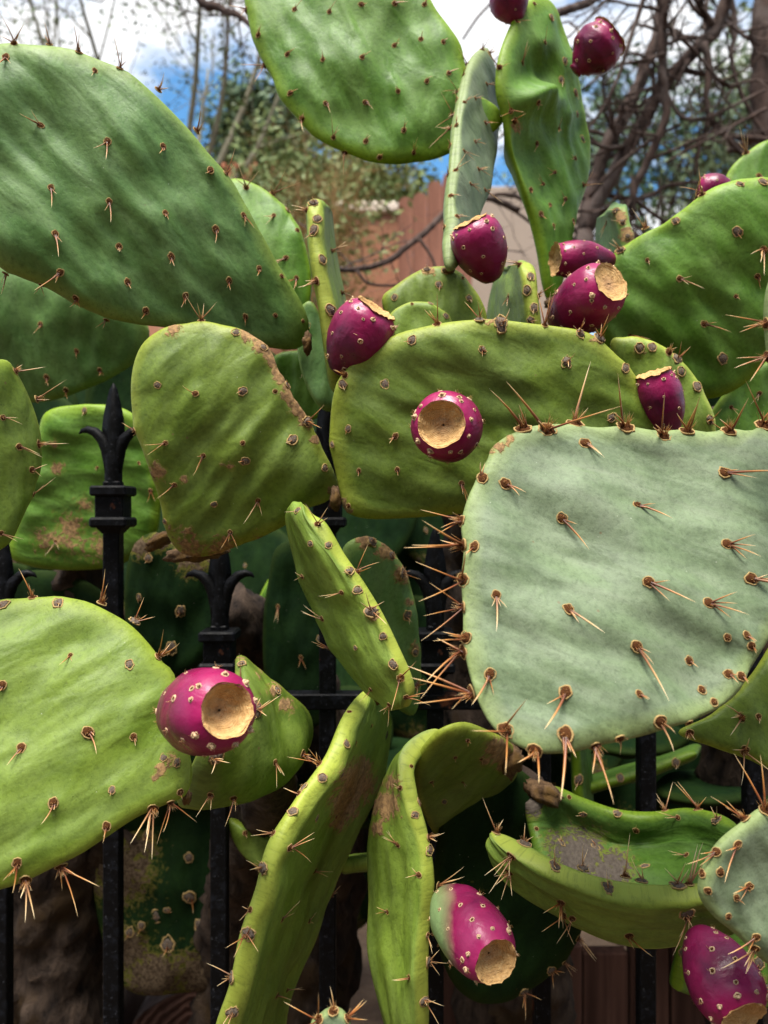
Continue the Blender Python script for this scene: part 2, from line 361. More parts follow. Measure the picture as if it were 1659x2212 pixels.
def areole_mesh(kind, tone):
    mb = MB(); R = RNG.uniform
    def gl(cnt, lo, hi, spread, y=0, az=None):
        for _ in range(cnt):
            a = R(0, 6.28); r = R(0, 2.4)
            d = cone_dir(R(3, spread), None if az is None else az + R(-.9, .9))
            spine(mb, (r * math.cos(a) * .8, r * math.sin(a) + y, .3), d, R(lo, hi), .16, .06, 3, 3)
    if kind == 'f':       # fresh, on a pad's face; long spine points along +X
        cushion(mb, 3.0, 2.5, 1.1, 0, .05); ring(mb, 3.2, 2.7, .42, .55, 1)
        spine(mb, (1.2, 0, .4), (1, R(-.12, .12), R(.28, .6)), R(17, 29), .85, .10)
        for _ in range(RNG.integers(1, 4)): spine(mb, (1, R(-1, 1), .4), (1, R(-.9, .9), R(.3, .8)), R(5, 13), .5)
        gl(9, 1.5, 3.5, 60)
    elif kind == 'g':     # fresh with stubby curled spines
        cushion(mb, 2.9, 2.4, 1.2, 0, .06); ring(mb, 3.1, 2.6, .45, .55, 1)
        for _ in range(RNG.integers(1, 4)): spine(mb, (1, R(-1, 1), .4), (1, R(-.8, .8), R(.2, .9)), R(5, 12), .62, .3)
        gl(8, 1.5, 3, 60)
    elif kind == 'F':     # on a rim, spines fan outwards
        cushion(mb, 3.4, 2.8, 1.3, 0, .08); ring(mb, 3.6, 3.0, .4, .5, 1)
        for _ in range(RNG.integers(2, 5)): spine(mb, (R(-1.5, 1.5), R(-1, 1), .5), cone_dir(R(5, 48)), R(10, 30), R(.55, .8), R(.02, .14))
        gl(26, 3, 7.5, 32)
    elif kind == 't':     # face cluster of thin spreading spines along +X
        cushion(mb, 2.5, 2.2, 1.1, 0, .08); ring(mb, 2.7, 2.4, .35, .4, 1)
        for i in range(RNG.integers(2, 5)): spine(mb, (.6, R(-.8, .8), .4), (1, R(-.8, .8), R(.25, 1.1)), R(9, 22), .52, .10)
        gl(6, 1.5, 3, 60)
    elif kind == 'w':     # old corky areole, few spines
        cushion(mb, 3.6, 2.9, 1.1, 4, .14, 14); ring(mb, 4.0, 3.3, .55, .6, 1, .10, 18)
        for _ in range(RNG.integers(0, 3)): spine(mb, (1, R(-1, 1), .8), (1, R(-1, 1), R(.3, 1.2)), R(4, 10), .5, .2)
        gl(6, 1.5, 3, 70)
    elif kind == 'W':     # old corky areole on a rim with a tuft
        cushion(mb, 4.3, 3.4, 2.2, 4, .20, 14); ring(mb, 4.6, 3.7, .6, .7, 1, .14, 18)
        for _ in range(RNG.integers(2, 5)): spine(mb, (R(-2, 2), R(-1.5, 1.5), .8), cone_dir(R(15, 60)), R(8, 20), .6, .1)
        gl(18, 2.5, 5.5, 45)
    else:                 # 's' small
        cushion(mb, 2.0, 1.8, 1.0, 0, .08); ring(mb, 2.2, 2.0, .35, .4, 1)
        for _ in range(RNG.integers(0, 3)): spine(mb, (.6, 0, .4), (1, R(-.9, .9), R(.4, 1)), R(3, 6), .4, .2)
        gl(5, 1.2, 2.2, 60)
    mb.v = [tuple(np.array(q) * .001) for q in mb.v]
    return mb.mesh('areole', [M['felt'], M['ring'], M[tone], M['amber'], M['cork']], True, True)
AREOLE = {(kd, tn): [areole_mesh(kd, tn) for _ in range(12)] for kd in 'fgFtwWs' for tn in ('amber', 'straw')}

# ------------------------------------------------------------------ pads
def crom_closed(p, n):
    p = np.asarray(p, float); k = len(p); out = []
    for i in range(k):
        a, b, c, d = p[i - 1], p[i], p[(i + 1) % k], p[(i + 2) % k]; t = np.linspace(0, 1, 20, endpoint=False)[:, None]
        out.append(.5 * (2 * b + (c - a) * t + (2 * a - 5 * b + 4 * c - d) * t ** 2 + (3 * b - a - 3 * c + d) * t ** 3))
    q = np.concatenate(out); q = np.vstack([q, q[:1]]); s = np.r_[0, np.cumsum(np.linalg.norm(np.diff(q, axis=0), axis=1))]
    u = np.linspace(0, s[-1], n, endpoint=False)
    return np.stack([np.interp(u, s, q[:, i]) for i in range(q.shape[1])], -1)
def crom_open(p, u):
    p = np.asarray(p, float); k = len(p); x = u * (k - 1); i = np.clip(x.astype(int), 0, k - 2); t = (x - i).reshape((-1,) + (1,) * (p.ndim - 1))
    a = p[np.maximum(i - 1, 0)]; b = p[i]; c = p[i + 1]; d = p[np.minimum(i + 2, k - 1)]
    a = np.where((i == 0).reshape(t.shape), 2 * b - c, a); d = np.where((i == k - 2).reshape(t.shape), 2 * c - b, d)
    return .5 * (2 * b + (c - a) * t + (2 * a - 5 * b + 4 * c - d) * t ** 2 + (3 * b - a - 3 * c + d) * t ** 3)
def nrm(v): return v / (np.linalg.norm(v, axis=-1, keepdims=True) + 1e-12)
def fbm(v, sc, seed, ani=(1, 1, 1)):
    o = Vector((seed * 3.17, seed * 1.31, seed * .77))
    return np.array([mnoise.noise(Vector((q[0] * sc * ani[0], q[1] * sc * ani[1], q[2] * sc * ani[2])) + o) for q in v])

PADS = []; pad_seed = [0]
def finish_pad(plant, mat, front, back, faces, uv, rim, scabs, areoles, tone, asc, ang, jit, name='pad', label=None):
    pad_seed[0] += 1; sd = pad_seed[0]
    nF = len(front); V = np.vstack([front, back]); c = V.mean(0)
    me = mesh_from(name, V - c, faces, [M[mat] if isinstance(mat, str) else mat])
    pu = np.column_stack([np.vstack([uv, uv[:len(back)]]), np.full(len(V), sd * 1.73)]).astype(np.float32)
    me.attributes.new('puv', 'FLOAT_VECTOR', 'POINT').data.foreach_set('vector', pu.ravel())
    rm = np.r_[rim, rim[:len(back)]].astype(np.float32); me.attributes.new('rim', 'FLOAT', 'POINT').data.foreach_set('value', rm)
    px = proj(V); sb = np.zeros(len(V), np.float32)
    for (x, y, r, s) in scabs: sb = np.maximum(sb, s * np.exp(-((px[:, 0] - x) ** 2 + (px[:, 1] - y) ** 2) / (r * r)))
    me.attributes.new('scab', 'FLOAT', 'POINT').data.foreach_set('value', sb.astype(np.float32))
    N = np.empty(len(V) * 3, np.float32); me.vertex_normals.foreach_get('vector', N); N = N.reshape(-1, 3)
    disp = np.zeros(len(V))
    if len(V) > 3000:
        for a in areoles:
            if a[2] in 'fgtws':
                e = ((px[:, 0] - a[0]) ** 2 + (px[:, 1] - a[1]) ** 2) / 22.0 ** 2; disp += .0016 * np.exp(-e) - .0007 * np.exp(-e / 6)
        k_ = np.where(sb > .25)[0]
        disp[k_] += sb[k_] * np.array([mnoise.noise(Vector(V[i] * 260)) * .0016 + .0007 for i in k_])
        disp[nF:] = 0; V = V + N * disp[:, None]; me.vertices.foreach_set('co', (V - c).astype(np.float32).ravel()); me.update()
    o = put(name, me, plant, c)
    if label: o['label'] = label
    N = np.empty(len(V) * 3, np.float32); me.vertex_normals.foreach_get('vector', N); N = N.reshape(-1, 3)
    view = nrm(V - np.array([0, 0, CAMZ])); facing = -(N * view).sum(1)
    PADS.append((o, V, N, px, facing))
    for a in areoles: place_areole(o, V, N, px, facing, a, tone, asc, ang, jit)
    return o
def place_areole(o, V, N, px, facing, a, tone, asc, ang, jit):
    x, y = a[0], a[1]; kind = a[2] if len(a) > 2 else 'f'; an = a[3] if len(a) > 3 and a[3] is not None else None; sc = a[4] if len(a) > 4 else 1.0
    cost = (px[:, 0] - x) ** 2 + (px[:, 1] - y) ** 2 + np.where(facing < -.05, 4e5, 0) + np.where(facing < .15, 30, 0)
    i = int(np.argmin(cost)); n = N[i]; p = V[i].copy()
    ray = P(x, y, 1.0) - np.array([0, 0, CAMZ]); den = ray.dot(n)
    if cost[i] < 260 and den < -.25:
        s = (p - np.array([0, 0, CAMZ])).dot(n) / den; p = np.array([0, 0, CAMZ]) + ray * s
    r = np.array([1.0, 0, 0]); X = r - n * r.dot(n)
    if np.linalg.norm(X) < .25: r = np.array([0, -1.0, .2]); X = r - n * r.dot(n)
    X /= np.linalg.norm(X); Y = np.cross(n, X)
    if Y[2] < 0 and abs(Y[2]) > .2 and False: X, Y = -X, -Y
    if an is None: an = ang + random.gauss(0, jit)
    th = math.radians(an); X2 = X * math.cos(th) + Y * math.sin(th); Y2 = np.cross(n, X2)
    me = random.choice(AREOLE[(kind, tone if random.random() < .75 else ('straw' if tone == 'amber' else 'amber'))])
    q = bpy.data.objects.new('areole', me); COL.objects.link(q); q.parent = o
    s = asc * sc * (1.25 if kind == 'F' else 1.25) * random.uniform(.88, 1.12); wl = world_loc(o)
    p = p - n * .0003 * s
    q.matrix_basis = Matrix(((X2[0] * s, Y2[0] * s, n[0] * s, p[0] - wl[0]), (X2[1] * s, Y2[1] * s, n[1] * s, p[1] - wl[1]),
                             (X2[2] * s, Y2[2] * s, n[2] * s, p[2] - wl[2]), (0, 0, 0, 1)))

def disc(plant, mat, pts, d0, gx=0, gy=0, T=.019, cup=0.0, waves=.0045, areoles=(), scabs=(), tone='amber', asc=1.0, ang=-80, jit=18, rot=0, n=120, K=30, label=None, axis=None, fold=None, pw=9, bumps=(), wramp=1.3):
    """pad seen more or less face on: outline in the reading frame, standing on a (bent) sheet at depth d0 with tilt gx, gy per 1000 px"""
    o = crom_closed(pts, n); c = o.mean(0); R = np.linalg.norm(o - c, axis=1).mean(); sd = pad_seed[0] + 1
    def dep(x, y):
        e = ((x - c[0]) ** 2 + (y - c[1]) ** 2) / (R * R)
        d = d0 + gx * (x - c[0]) / 1000 + gy * (y - c[1]) / 1000 + cup * e
        if fold: fx, fy, fa, fd = fold; d = d + fd * np.abs((x - fx) * math.cos(fa) + (y - fy) * math.sin(fa)) / 1000
        return d
    s = np.sin(np.linspace(0, 1, K + 1)[1:] * math.pi / 2); s[-1] = 1
    pix = c + s[:, None, None] * (o - c)[None]; pix = np.vstack([c[None], pix.reshape(-1, 2)]); sv = np.r_[0, np.repeat(s, n)]
    mid = P(pix[:, 0], pix[:, 1], dep(pix[:, 0], pix[:, 1]))
    ex = P(pix[:, 0] + 2, pix[:, 1], dep(pix[:, 0] + 2, pix[:, 1])) - mid; ey = P(pix[:, 0], pix[:, 1] - 2, dep(pix[:, 0], pix[:, 1] - 2)) - mid
    N = nrm(np.cross(ex, ey)); N[N[:, 1] > 0] *= -1
    e1 = nrm(ex.mean(0)); e2 = nrm(ey.mean(0)); a = math.radians(rot); m0 = mid - mid[0]
    q1, q2 = m0 @ e1, m0 @ e2; uv = np.column_stack([q1 * math.cos(a) + q2 * math.sin(a), -q1 * math.sin(a) + q2 * math.cos(a)])
    uv3 = np.column_stack([uv, np.zeros(len(uv))])
    und = (fbm(uv3, 15, sd) + .6 * fbm(uv3, 36, sd + 50, (1, .5, 1))) * waves * 1.25 * (1 - sv ** 8)
    th = T / 2 * np.sqrt(np.clip(1 - sv ** pw, 0, 1)) * (1 - .18 * sv ** 2)
    wr = (fbm(uv3, 62, sd + 90, (1, .4, 1)) + .6 * fbm(uv3, 95, sd + 70, (1, .3, 1))) * .0024 * wramp * (1 - sv ** 6)
    for (bx_, by_, br_, ba_) in bumps: und = und + ba_ * np.exp(-((pix[:, 0] - bx_) ** 2 + (pix[:, 1] - by_) ** 2) / br_ ** 2) * (1 - sv ** 8)
    front = mid + N * (th + und + wr)[:, None]; back = mid - N * (th - und)[:, None]
    rimn = K * n; nF = len(front)
    faces = [(0, 1 + (j + 1) % n, 1 + j) for j in range(n)]
    faces += [(1 + i * n + j, 1 + i * n + (j + 1) % n, 1 + (i + 1) * n + (j + 1) % n, 1 + (i + 1) * n + j) for i in range(K - 1) for j in range(n)]
    # outline may run either way round: make the front face the camera
    area = np.sum(o[:, 0] * np.roll(o[:, 1], -1) - o[:, 1] * np.roll(o[:, 0], -1))
    if area < 0: faces = [f[::-1] for f in faces]
    def bi(i): return i if i >= 1 + (K - 1) * n else nF + i
    faces += [tuple(bi(i) for i in f[::-1]) for f in faces]
    back = back[:1 + (K - 1) * n]
    # flip if the first triangle looks away from the camera
    f0 = faces[0]; nn = np.cross(front[f0[1]] - front[f0[0]], front[f0[2]] - front[f0[0]])
    if nn[1] > 0: faces = [f[::-1] for f in faces]
    return finish_pad(plant, mat, front, back, faces, uv, sv, scabs, areoles, tone, asc, ang, jit, label=label)

def sheet(plant, mat, grid, T=.019, waves=.003, areoles=(), scabs=(), tone='straw', asc=1.0, ang=-80, jit=25, NU=88, NV=34, pu=14, pv=7, label=None, wr=.0018):
    """pad seen edge-on, twisted or curled: rows (along the pad) of control points (x, y, depth) across it"""
    G = np.array([[P(x, y, d) for (x, y, d) in row] for row in grid]); sd = pad_seed[0] + 1
    u = .5 - .5 * np.cos(np.linspace(0, 1, NU) * math.pi); u = .6 * u + .4 * np.linspace(0, 1, NU); v = .5 - .5 * np.cos(np.linspace(0, 1, NV) * math.pi)
    A = crom_open(G, u); mid = np.swapaxes(crom_open(np.swapaxes(A, 0, 1), v), 0, 1)
    du = np.gradient(mid, axis=0); dv = np.gradient(mid, axis=1); N = nrm(np.cross(dv, du))
    # collapsed ends: borrow the neighbour's normal
    N[0], N[-1] = N[2], N[-3]; N[1], N[-2] = N[2], N[-3]
    if (N[..., 1].mean()) > 0: N = -N; flip = True
    else: flip = False
    for _ in range(2):
        N[1:-1, 1:-1] = nrm(N[1:-1, 1:-1] * 2 + N[:-2, 1:-1] + N[2:, 1:-1] + N[1:-1, :-2] + N[1:-1, 2:])
    L = np.linalg.norm(np.diff(mid[:, NV // 2], axis=0), axis=1).sum(); W = np.linalg.norm(np.diff(mid, axis=1), axis=2).sum(1).max()
    U, Vv = np.meshgrid(u, v, indexing='ij')
    uv = np.column_stack([(Vv * W).ravel(), (U * L).ravel()]); uv3 = np.column_stack([uv, np.zeros(len(uv))])
    eu, ev = np.abs(2 * U - 1), np.abs(2 * Vv - 1); edge = (np.sqrt(np.clip(1 - eu ** pu, 0, 1)) * np.sqrt(np.clip(1 - ev ** pv, 0, 1)))
    und = ((fbm(uv3, 17, sd) * waves).reshape(U.shape)) * edge; wv = (fbm(uv3, 75, sd + 9, (1, .35, 1)) * wr).reshape(U.shape) * edge
    front = (mid + N * (T / 2 * edge + und + wv)[..., None]).reshape(-1, 3); back = (mid - N * (T / 2 * edge - und)[..., None]).reshape(-1, 3)
    idx = np.arange(NU * NV).reshape(NU, NV)
    fr = [(idx[i, j], idx[i, j + 1], idx[i + 1, j + 1], idx[i + 1, j]) for i in range(NU - 1) for j in range(NV - 1)]
    border = np.zeros((NU, NV), bool); border[0] = border[-1] = True; border[:, 0] = border[:, -1] = True
    bmap = np.where(border, idx, idx + NU * NV).ravel()
    if flip: fr = [f[::-1] for f in fr]
    faces = fr + [tuple(int(bmap[i]) for i in f[::-1]) for f in fr]
    faces = [tuple(int(i) for i in f) for f in faces]
    # check orientation against N
    f0 = faces[(NU // 2) * (NV - 1) + NV // 2]; nn = np.cross(front[f0[1]] - front[f0[0]], front[f0[2]] - front[f0[0]])
    if nn.dot(N[NU // 2, NV // 2]) < 0: faces = [f[::-1] for f in faces]
    rim = np.maximum(ev, .9 * eu).ravel(); rim = np.clip(rim, 0, 1)
    return finish_pad(plant, mat, front, back, faces, uv, rim, scabs, areoles, tone, asc, ang, jit, label=label)

def A(txt, kind='f'):
    """areoles written as 'x,y' or 'x,y:kind' or 'x,y:kind:angle' """
    out = []
    for q in txt.split():
        b = q.split(':'); x, y = map(float, b[0].split(','))
        out.append((x, y, b[1] if len(b) > 1 and b[1] else kind, float(b[2]) if len(b) > 2 and b[2] else None, float(b[3]) if len(b) > 3 else 1.0))
    return out

# ------------------------------------------------------------------ fruit
FRUIT_AREOLE = []
def fruit_areole_mesh(big):
    mb = MB(); s = 1.25 if big else 1.0
    cushion(mb, 1.15 * s, 1.0 * s, .75, 0, .1, 9, 3); ring(mb, 1.35 * s, 1.2 * s, .42 * s, .6, 1, .12, 12, 5)
    if big: cushion(mb, 1.3, 1.0, 2.4, 1, .22, 9, 3)
    for _ in range(9): spine(mb, (RNG.normal() * .6, RNG.normal() * .6, .3), cone_dir(RNG.uniform(5, 55)), RNG.uniform(1.2, 3.4), .10, .05, 2, 3)
    mb.v = [tuple(np.array(q) * .001) for q in mb.v]
    return mb.mesh('fruit_areole', [M['felt'], M['knob'], M['amber']], True, True)
FRUIT_AREOLE = [[fruit_areole_mesh(b) for _ in range(5)] for b in (0, 1)]
def fruit(plant, base, top, rpx, cupr=.60, cupd=.25, nare=24, green=None, seed=0, belly=.60, dry=0.0, neck=.34):
    b = P(*base); tp = P(*top); ax = tp - b; Ln = np.linalg.norm(ax); ax = ax / Ln; dm = (base[2] + top[2]) / 2; R = rpx / FPX * dm
    X = np.cross(ax, [0, 0, 1.0]); X = nrm(X) if np.linalg.norm(X) > .05 else np.array([1., 0, 0]); Y = np.cross(ax, X)
    NU, NA = 30, 44
    prof_u = np.array([0, .04, .15, .30, .45, belly, .75, .86, .94, 1.0]); prof_r = np.array([neck * .6, neck, neck + .22, neck + .45, .94, 1.0, .97, .90, .80, cupr + .03])
    us = np.linspace(0, 1, NU); rr = np.interp(us, prof_u, prof_r); rr = np.convolve(np.r_[rr[0], rr, rr[-1]], [.25, .5, .25], 'valid'); rr[0] = 0.02; rr[1] = max(rr[1] * .9, .3)
    v = []; t = []
    for i, u in enumerate(us):
        for j in range(NA):
            a = 2 * math.pi * j / NA; q = 1 + .045 * mnoise.noise(Vector((math.cos(a) * 1.3 + seed * 7, math.sin(a) * 1.3, u * 3)))
            z = u * Ln * (1 + (.02 * mnoise.noise(Vector((math.cos(a) * 2, math.sin(a) * 2, seed * 5.))) if u > .8 else 0))
            v.append(b + ax * z + (X * math.cos(a) + Y * math.sin(a)) * R * rr[i] * q); t.append(u)
    f = [(i * NA + j, i * NA + (j + 1) % NA, (i + 1) * NA + (j + 1) % NA, (i + 1) * NA + j) for i in range(NU - 1) for j in range(NA)]
    f.append(tuple(range(NA - 1, -1, -1)))
    v = np.array(v)
    # faces outward?
    nn = np.cross(v[f[NA * 10][1]] - v[f[NA * 10][0]], v[f[NA * 10][2]] - v[f[NA * 10][0]])
    if nn.dot(v[f[NA * 10][0]] - (b + ax * t[NA * 10] * Ln)) < 0: f = [q[::-1] for q in f]
    c = v.mean(0); me = mesh_from('fruit', v - c, f, [M['fruit']])
    me.attributes.new('t', 'FLOAT', 'POINT').data.foreach_set('value', np.asarray(t, np.float32))
    pu = (v - c) + seed * .37; me.attributes.new('puv', 'FLOAT_VECTOR', 'POINT').data.foreach_set('vector', pu.astype(np.float32).ravel())
    g = np.zeros(len(v))
    if green is not None:
        gd = nrm(np.array(green, float)); g = np.clip(.5 + ((v - c) @ gd) / R * .55 - .42 * np.clip((np.array(t) - .45) * 1.6, 0, 1), 0, 1)
    me.attributes.new('green', 'FLOAT', 'POINT').data.foreach_set('value', g.astype(np.float32))
    fo = put('fruit', me, plant, c)
    # concave scar at the top
    cv = []; ct = []; KR = 14; rim0 = v[(NU - 1) * NA:]
    cen = b + ax * Ln
    for i in range(KR + 1):
        s = 1 - i / KR
        for j in range(NA):
            p0 = rim0[j] - cen; rad = p0 - ax * p0.dot(ax)
            z = p0.dot(ax) * s * s - cupd * Ln * .62 * (1 - s ** 2.6) + (.0005 * RNG.normal() if i < 2 else .00025 * RNG.normal())
            z += cupd * Ln * .10 * mnoise.noise(Vector((math.cos(2 * math.pi * j / NA) * s * 3 + seed * 9, math.sin(2 * math.pi * j / NA) * s * 3, s * 2))) * (1 if 0 < i < KR else 0) * (1.6 if s > .6 else 1)
            wob = 1 + .055 * mnoise.noise(Vector((math.cos(2 * math.pi * j / NA) * 2.6, math.sin(2 * math.pi * j / NA) * 2.6, seed * 4. + 1))) + .03 * mnoise.noise(Vector((math.cos(2 * math.pi * j / NA) * 8, math.sin(2 * math.pi * j / NA) * 8, seed * 4.)))
            lip = .0012 if i == 0 else 0
            cv.append(cen + rad * (max(s, .02) * ((1.06 * wob) if i == 0 else (.98 * wob if i == 1 else 1.0))) + ax * (z + lip)); ct.append(1 - s)
    cf = [(i * NA + j, i * NA + (j + 1) % NA, (i + 1) * NA + (j + 1) % NA, (i + 1) * NA + j) for i in range(KR) for j in range(NA)]; cf.append(tuple(KR * NA + j for j in range(NA)))
    cv = np.array(cv); q0 = cf[NA * 4]
    if np.cross(cv[q0[1]] - cv[q0[0]], cv[q0[2]] - cv[q0[0]]).dot(ax) < 0: cf = [q[::-1] for q in cf]
    cc = cen; cm = mesh_from('fruit_scar', cv - cc, cf, [M['cup']]); cm.attributes.new('t', 'FLOAT', 'POINT').data.foreach_set('value', np.asarray(ct, np.float32))
    put('fruit_scar', cm, fo, cc)
    # areoles: a spiral over the skin and a circle of knobs round the scar
    Nn = np.empty(len(v) * 3, np.float32); me.vertex_normals.foreach_get('vector', Nn); Nn = Nn.reshape(-1, 3)
    spots = [(min(.93, max(.08, .10 + .82 * (i + .5) / nare + random.gauss(0, .025))), 2.39996 * i + seed + random.gauss(0, .16), 0) for i in range(nare)] + [(.965, 2 * math.pi * i / 9 + seed * 1.3 + random.uniform(-.15, .15), 1) for i in range(9)]
    for (u, a, bg_) in spots:
        i = min(int(u * (NU - 1)), NU - 2); j = int(a / (2 * math.pi) * NA) % NA; p = v[i * NA + j]; n = Nn[i * NA + j]
        if bg_: n = nrm(n + ax * .5)
        xx = nrm(np.cross(n, ax + .01)); yy = np.cross(n, xx); s = random.uniform(.85, 1.55) * R / .030
        q = bpy.data.objects.new('fruit_areole', random.choice(FRUIT_AREOLE[bg_])); COL.objects.link(q); q.parent = fo; p = p - c - n * .0001
        q.matrix_basis = Matrix(((xx[0] * s, yy[0] * s, n[0] * s, p[0]), (xx[1] * s, yy[1] * s, n[1] * s, p[1]), (xx[2] * s, yy[2] * s, n[2] * s, p[2]), (0, 0, 0, 1)))
    return fo

# ------------------------------------------------------------------ iron fence
FD = 0.85
def fence():
    root = empty('iron_fence', tuple(P(829, 1512, FD) * np.array([1, 1, 0])))
    tag(root, 'black wrought iron fence with spear finials standing among the cactus pads', 'fence')
    s = FD / FPX; zr = P(0, 1512, FD)[2]
    for zz in (zr, .12):
        mb = MB(); mb.box((0, FD, zz), (.95, .0105, .0085 if zz == zr else .012), 0, .0015); mb.build('rail', M['iron'], root, False)
    for i, px in enumerate((-455, -225, 5, 245, 475, 708, 940, 1170, 1395, 1625, 1855, 2085)):
        low = (i % 2 == 0); yo = 310 if low else 0; x0 = P(px, 0, FD)[0]; Z = lambda y: CAMZ - (y + yo - CY) * s
        mb = MB(); hw = 17.5 * s; zt = Z(1040); zb = 0.0
        mb.box((x0, FD, (zt + zb) / 2), (hw, hw, (zt - zb) / 2), 0, .0012); pk = mb.build('picket', M['iron'], root, False)
        # collar: two flanges and a block
        mb = MB()
        mb.box((x0, FD, Z(1061)), (39 * s, 39 * s, 11 * s), 0, 4 * s); mb.box((x0, FD, Z(1095)), (30 * s, 30 * s, 24 * s), 0, 2 * s); mb.box((x0, FD, Z(1128)), (40 * s, 40 * s, 11 * s), 0, 5 * s)
        mb.tube([(x0, FD, Z(1138)), (x0, FD, Z(1152))], [40 * s, 26 * s], 4, 0, True, True); mb.build('collar', M['iron'], pk, False)
        # spear blade with a mid ridge and two curled leaves
        mb = MB(); ys = [828, 842, 870, 900, 925, 950, 985, 1010, 1050]; ws = [1.5, 9, 16, 22, 25, 23, 21, 19.5, 19.5]; ds = [1.5, 6, 11, 15, 17, 17, 19, 19.5, 19.5]
        v = []; n = 8
        for y, w_, d_ in zip(ys, ws, ds):
            for j in range(n):
                a = 2 * math.pi * j / n; r = 1.0 if j % 2 == 0 else .62
                if y >= 985: r = 1.0 if j % 2 == 0 else .92
                v.append((x0 + w_ * s * math.cos(a) * r, FD + d_ * s * math.sin(a) * r, Z(y)))
        f = [(a_ * n + j, (a_ + 1) * n + j, (a_ + 1) * n + (j + 1) % n, a_ * n + (j + 1) % n) for a_ in range(len(ys) - 1) for j in range(n)] + [tuple(range(n))]
        mb.add(v, f, 0)
        for sg in (-1, 1):
            pts = [(6, 1035), (9, 1000), (14, 970), (24, 948), (40, 933), (56, 928), (68, 931), (74, 937)]; rr = [11, 13, 14, 13, 10.5, 8, 5, 1.5]
            mb.tube([(x0 + sg * p_[0] * s, FD, Z(p_[1])) for p_ in pts], np.array(rr) * s, 8)
        mb.build('finial', M['iron'], pk, True)
    for sx in (-.95, .95):
        mb = MB(); mb.box((sx, FD, .62), (.022, .022, .62), 0, .002); mb.build('post', M['iron'], root, False)
fence()

# ------------------------------------------------------------------ cactus plants
def plant(px, d, label):
    r = empty('prickly_pear_cactus', (P(px, 0, d)[0], d, 0)); tag(r, label, 'cactus', None); return r
def trunk(root, path, rad, mat='cactuswood'):
    """woody old stem; path of (x, y, depth), first point replaced by ground"""
    pts = [P(*q) for q in path]; g = pts[0].copy(); g[2] = -.01; pts = np.array([g] + pts)
    u = np.linspace(0, 1, 90); q = crom_open(pts, u); r = np.interp(u, np.linspace(0, 1, len(rad)), rad)
    mb = MB(); mb.tube(q, r, 30); v = np.array(mb.v); c = q[np.repeat(np.arange(90), 30)]
    nn = np.array([mnoise.noise(Vector(p * 22)) * .6 + mnoise.noise(Vector(p * 60)) * .5 + abs(mnoise.noise(Vector((p[0] * 110, p[1] * 110, p[2] * 40)))) * .5 for p in v])
    mb.v = [tuple(x) for x in c + (v - c) * (1 + .45 * nn)[:, None]]
    return mb.build('trunk', M[mat], root)

LEFT = plant(150, 1.0, 'prickly pear with a broad smooth dark green pad leaning out above the iron finials')
BACK = plant(1060, 1.05, 'tallest prickly pear, its slender upright pads standing against the sky and bare branches')
RIGHT = plant(1600, 1.05, 'prickly pear with corky-rimmed pads and magenta fruit below the leafless mesquite boughs')
MID = plant(700, 1.0, 'olive green prickly pear whose round pad bears one fruit facing straight outward')
FRONT = plant(1950, .80, 'blue-green waxy prickly pear with long amber spines along its square-shouldered pad')
LOW = plant(650, 1.08, 'sprawling prickly pear of curled yellow-green lower pads pushing out between the iron pickets')

# -- left plant
disc(LEFT, 'smooth', [(0, 95), (60, 97), (150, 106), (215, 130), (270, 152), (310, 183), (360, 230), (410, 282), (460, 342), (505, 395), (540, 460), (580, 530), (612, 590), (645, 640), (663, 682), (667, 722), (652, 750), (618, 756), (560, 747), (500, 733), (430, 716), (350, 707), (290, 700), (230, 686), (170, 662), (100, 622), (40, 598), (0, 577), (-60, 520), (-120, 420), (-140, 300), (-110, 180), (-60, 120)],
     .70, .12, .03, .020, .012, .008, A('12,122 205,152:g 88,270:f:175 232,305 353,316:g 455,367:g 110,405 236,435 357,460:g 527,465:f:-52 466,495:g 120,505 257,532:g 370,554:g 560,580:g 609,596:s 495,606:g 130,589:f:-135 276,609:g 401,639:g 163,645:g 315,672:g 530,684:g 595,681:s 655,694:s 12,592:f:-110 85,635:t:-110 230,692:t:-130 30,93:F 107,95:F 175,107:F 262,137:F 342,193:F 425,282:F 492,370:F'),
     tone='amber', asc=.82, ang=-82, rot=35)
disc(LEFT, 'smooth', [(-80, 560), (100, 600), (250, 655), (320, 705), (305, 770), (250, 812), (190, 840), (100, 868), (20, 862), (-60, 820), (-110, 700)], .93, .05, .12, .020, .01, .005,
     A('87,700:g 165,758:g 100,815:g 215,800:g 142,843:g'), asc=.9)
disc(LEFT, 'tall', [(500, 388), (540, 394), (580, 415), (620, 452), (650, 500), (668, 560), (674, 620), (664, 690), (640, 740), (560, 720), (480, 600), (450, 500), (460, 420)], .86, .03, -.05, .018, .01, .005,
     A('532,405:F 589,419:F 622,450:w 591,465:t 643,497:s 617,557:t 640,600:t'), asc=.9)
sheet(LEFT, 'lime', [[(680, 428, .735), (690, 432, .76), (698, 440, .80)], [(679, 470, .722), (692, 470, .79), (704, 475, .85)], [(686, 560, .715), (702, 560, .80), (718, 570, .88)], [(700, 660, .715), (722, 660, .80), (738, 660, .88)], [(716, 750, .72), (734, 750, .80), (748, 750, .88)], [(728, 850, .74), (740, 860, .80), (748, 870, .84)]],
      .0185, .002, A('677,438:W 686,472:w 677,497:w::1.2 697,560:w 683,607:F 715,670:w::1.2 712,545:F 738,635:F 661,452:F 722,740:w'), asc=.85, pv=12)
disc(LEFT, 'smooth', [(640, 690), (668, 650), (695, 690), (725, 800), (735, 880), (690, 880), (650, 800)], .80, 0, 0, .016, areoles=A('660,705:w'))
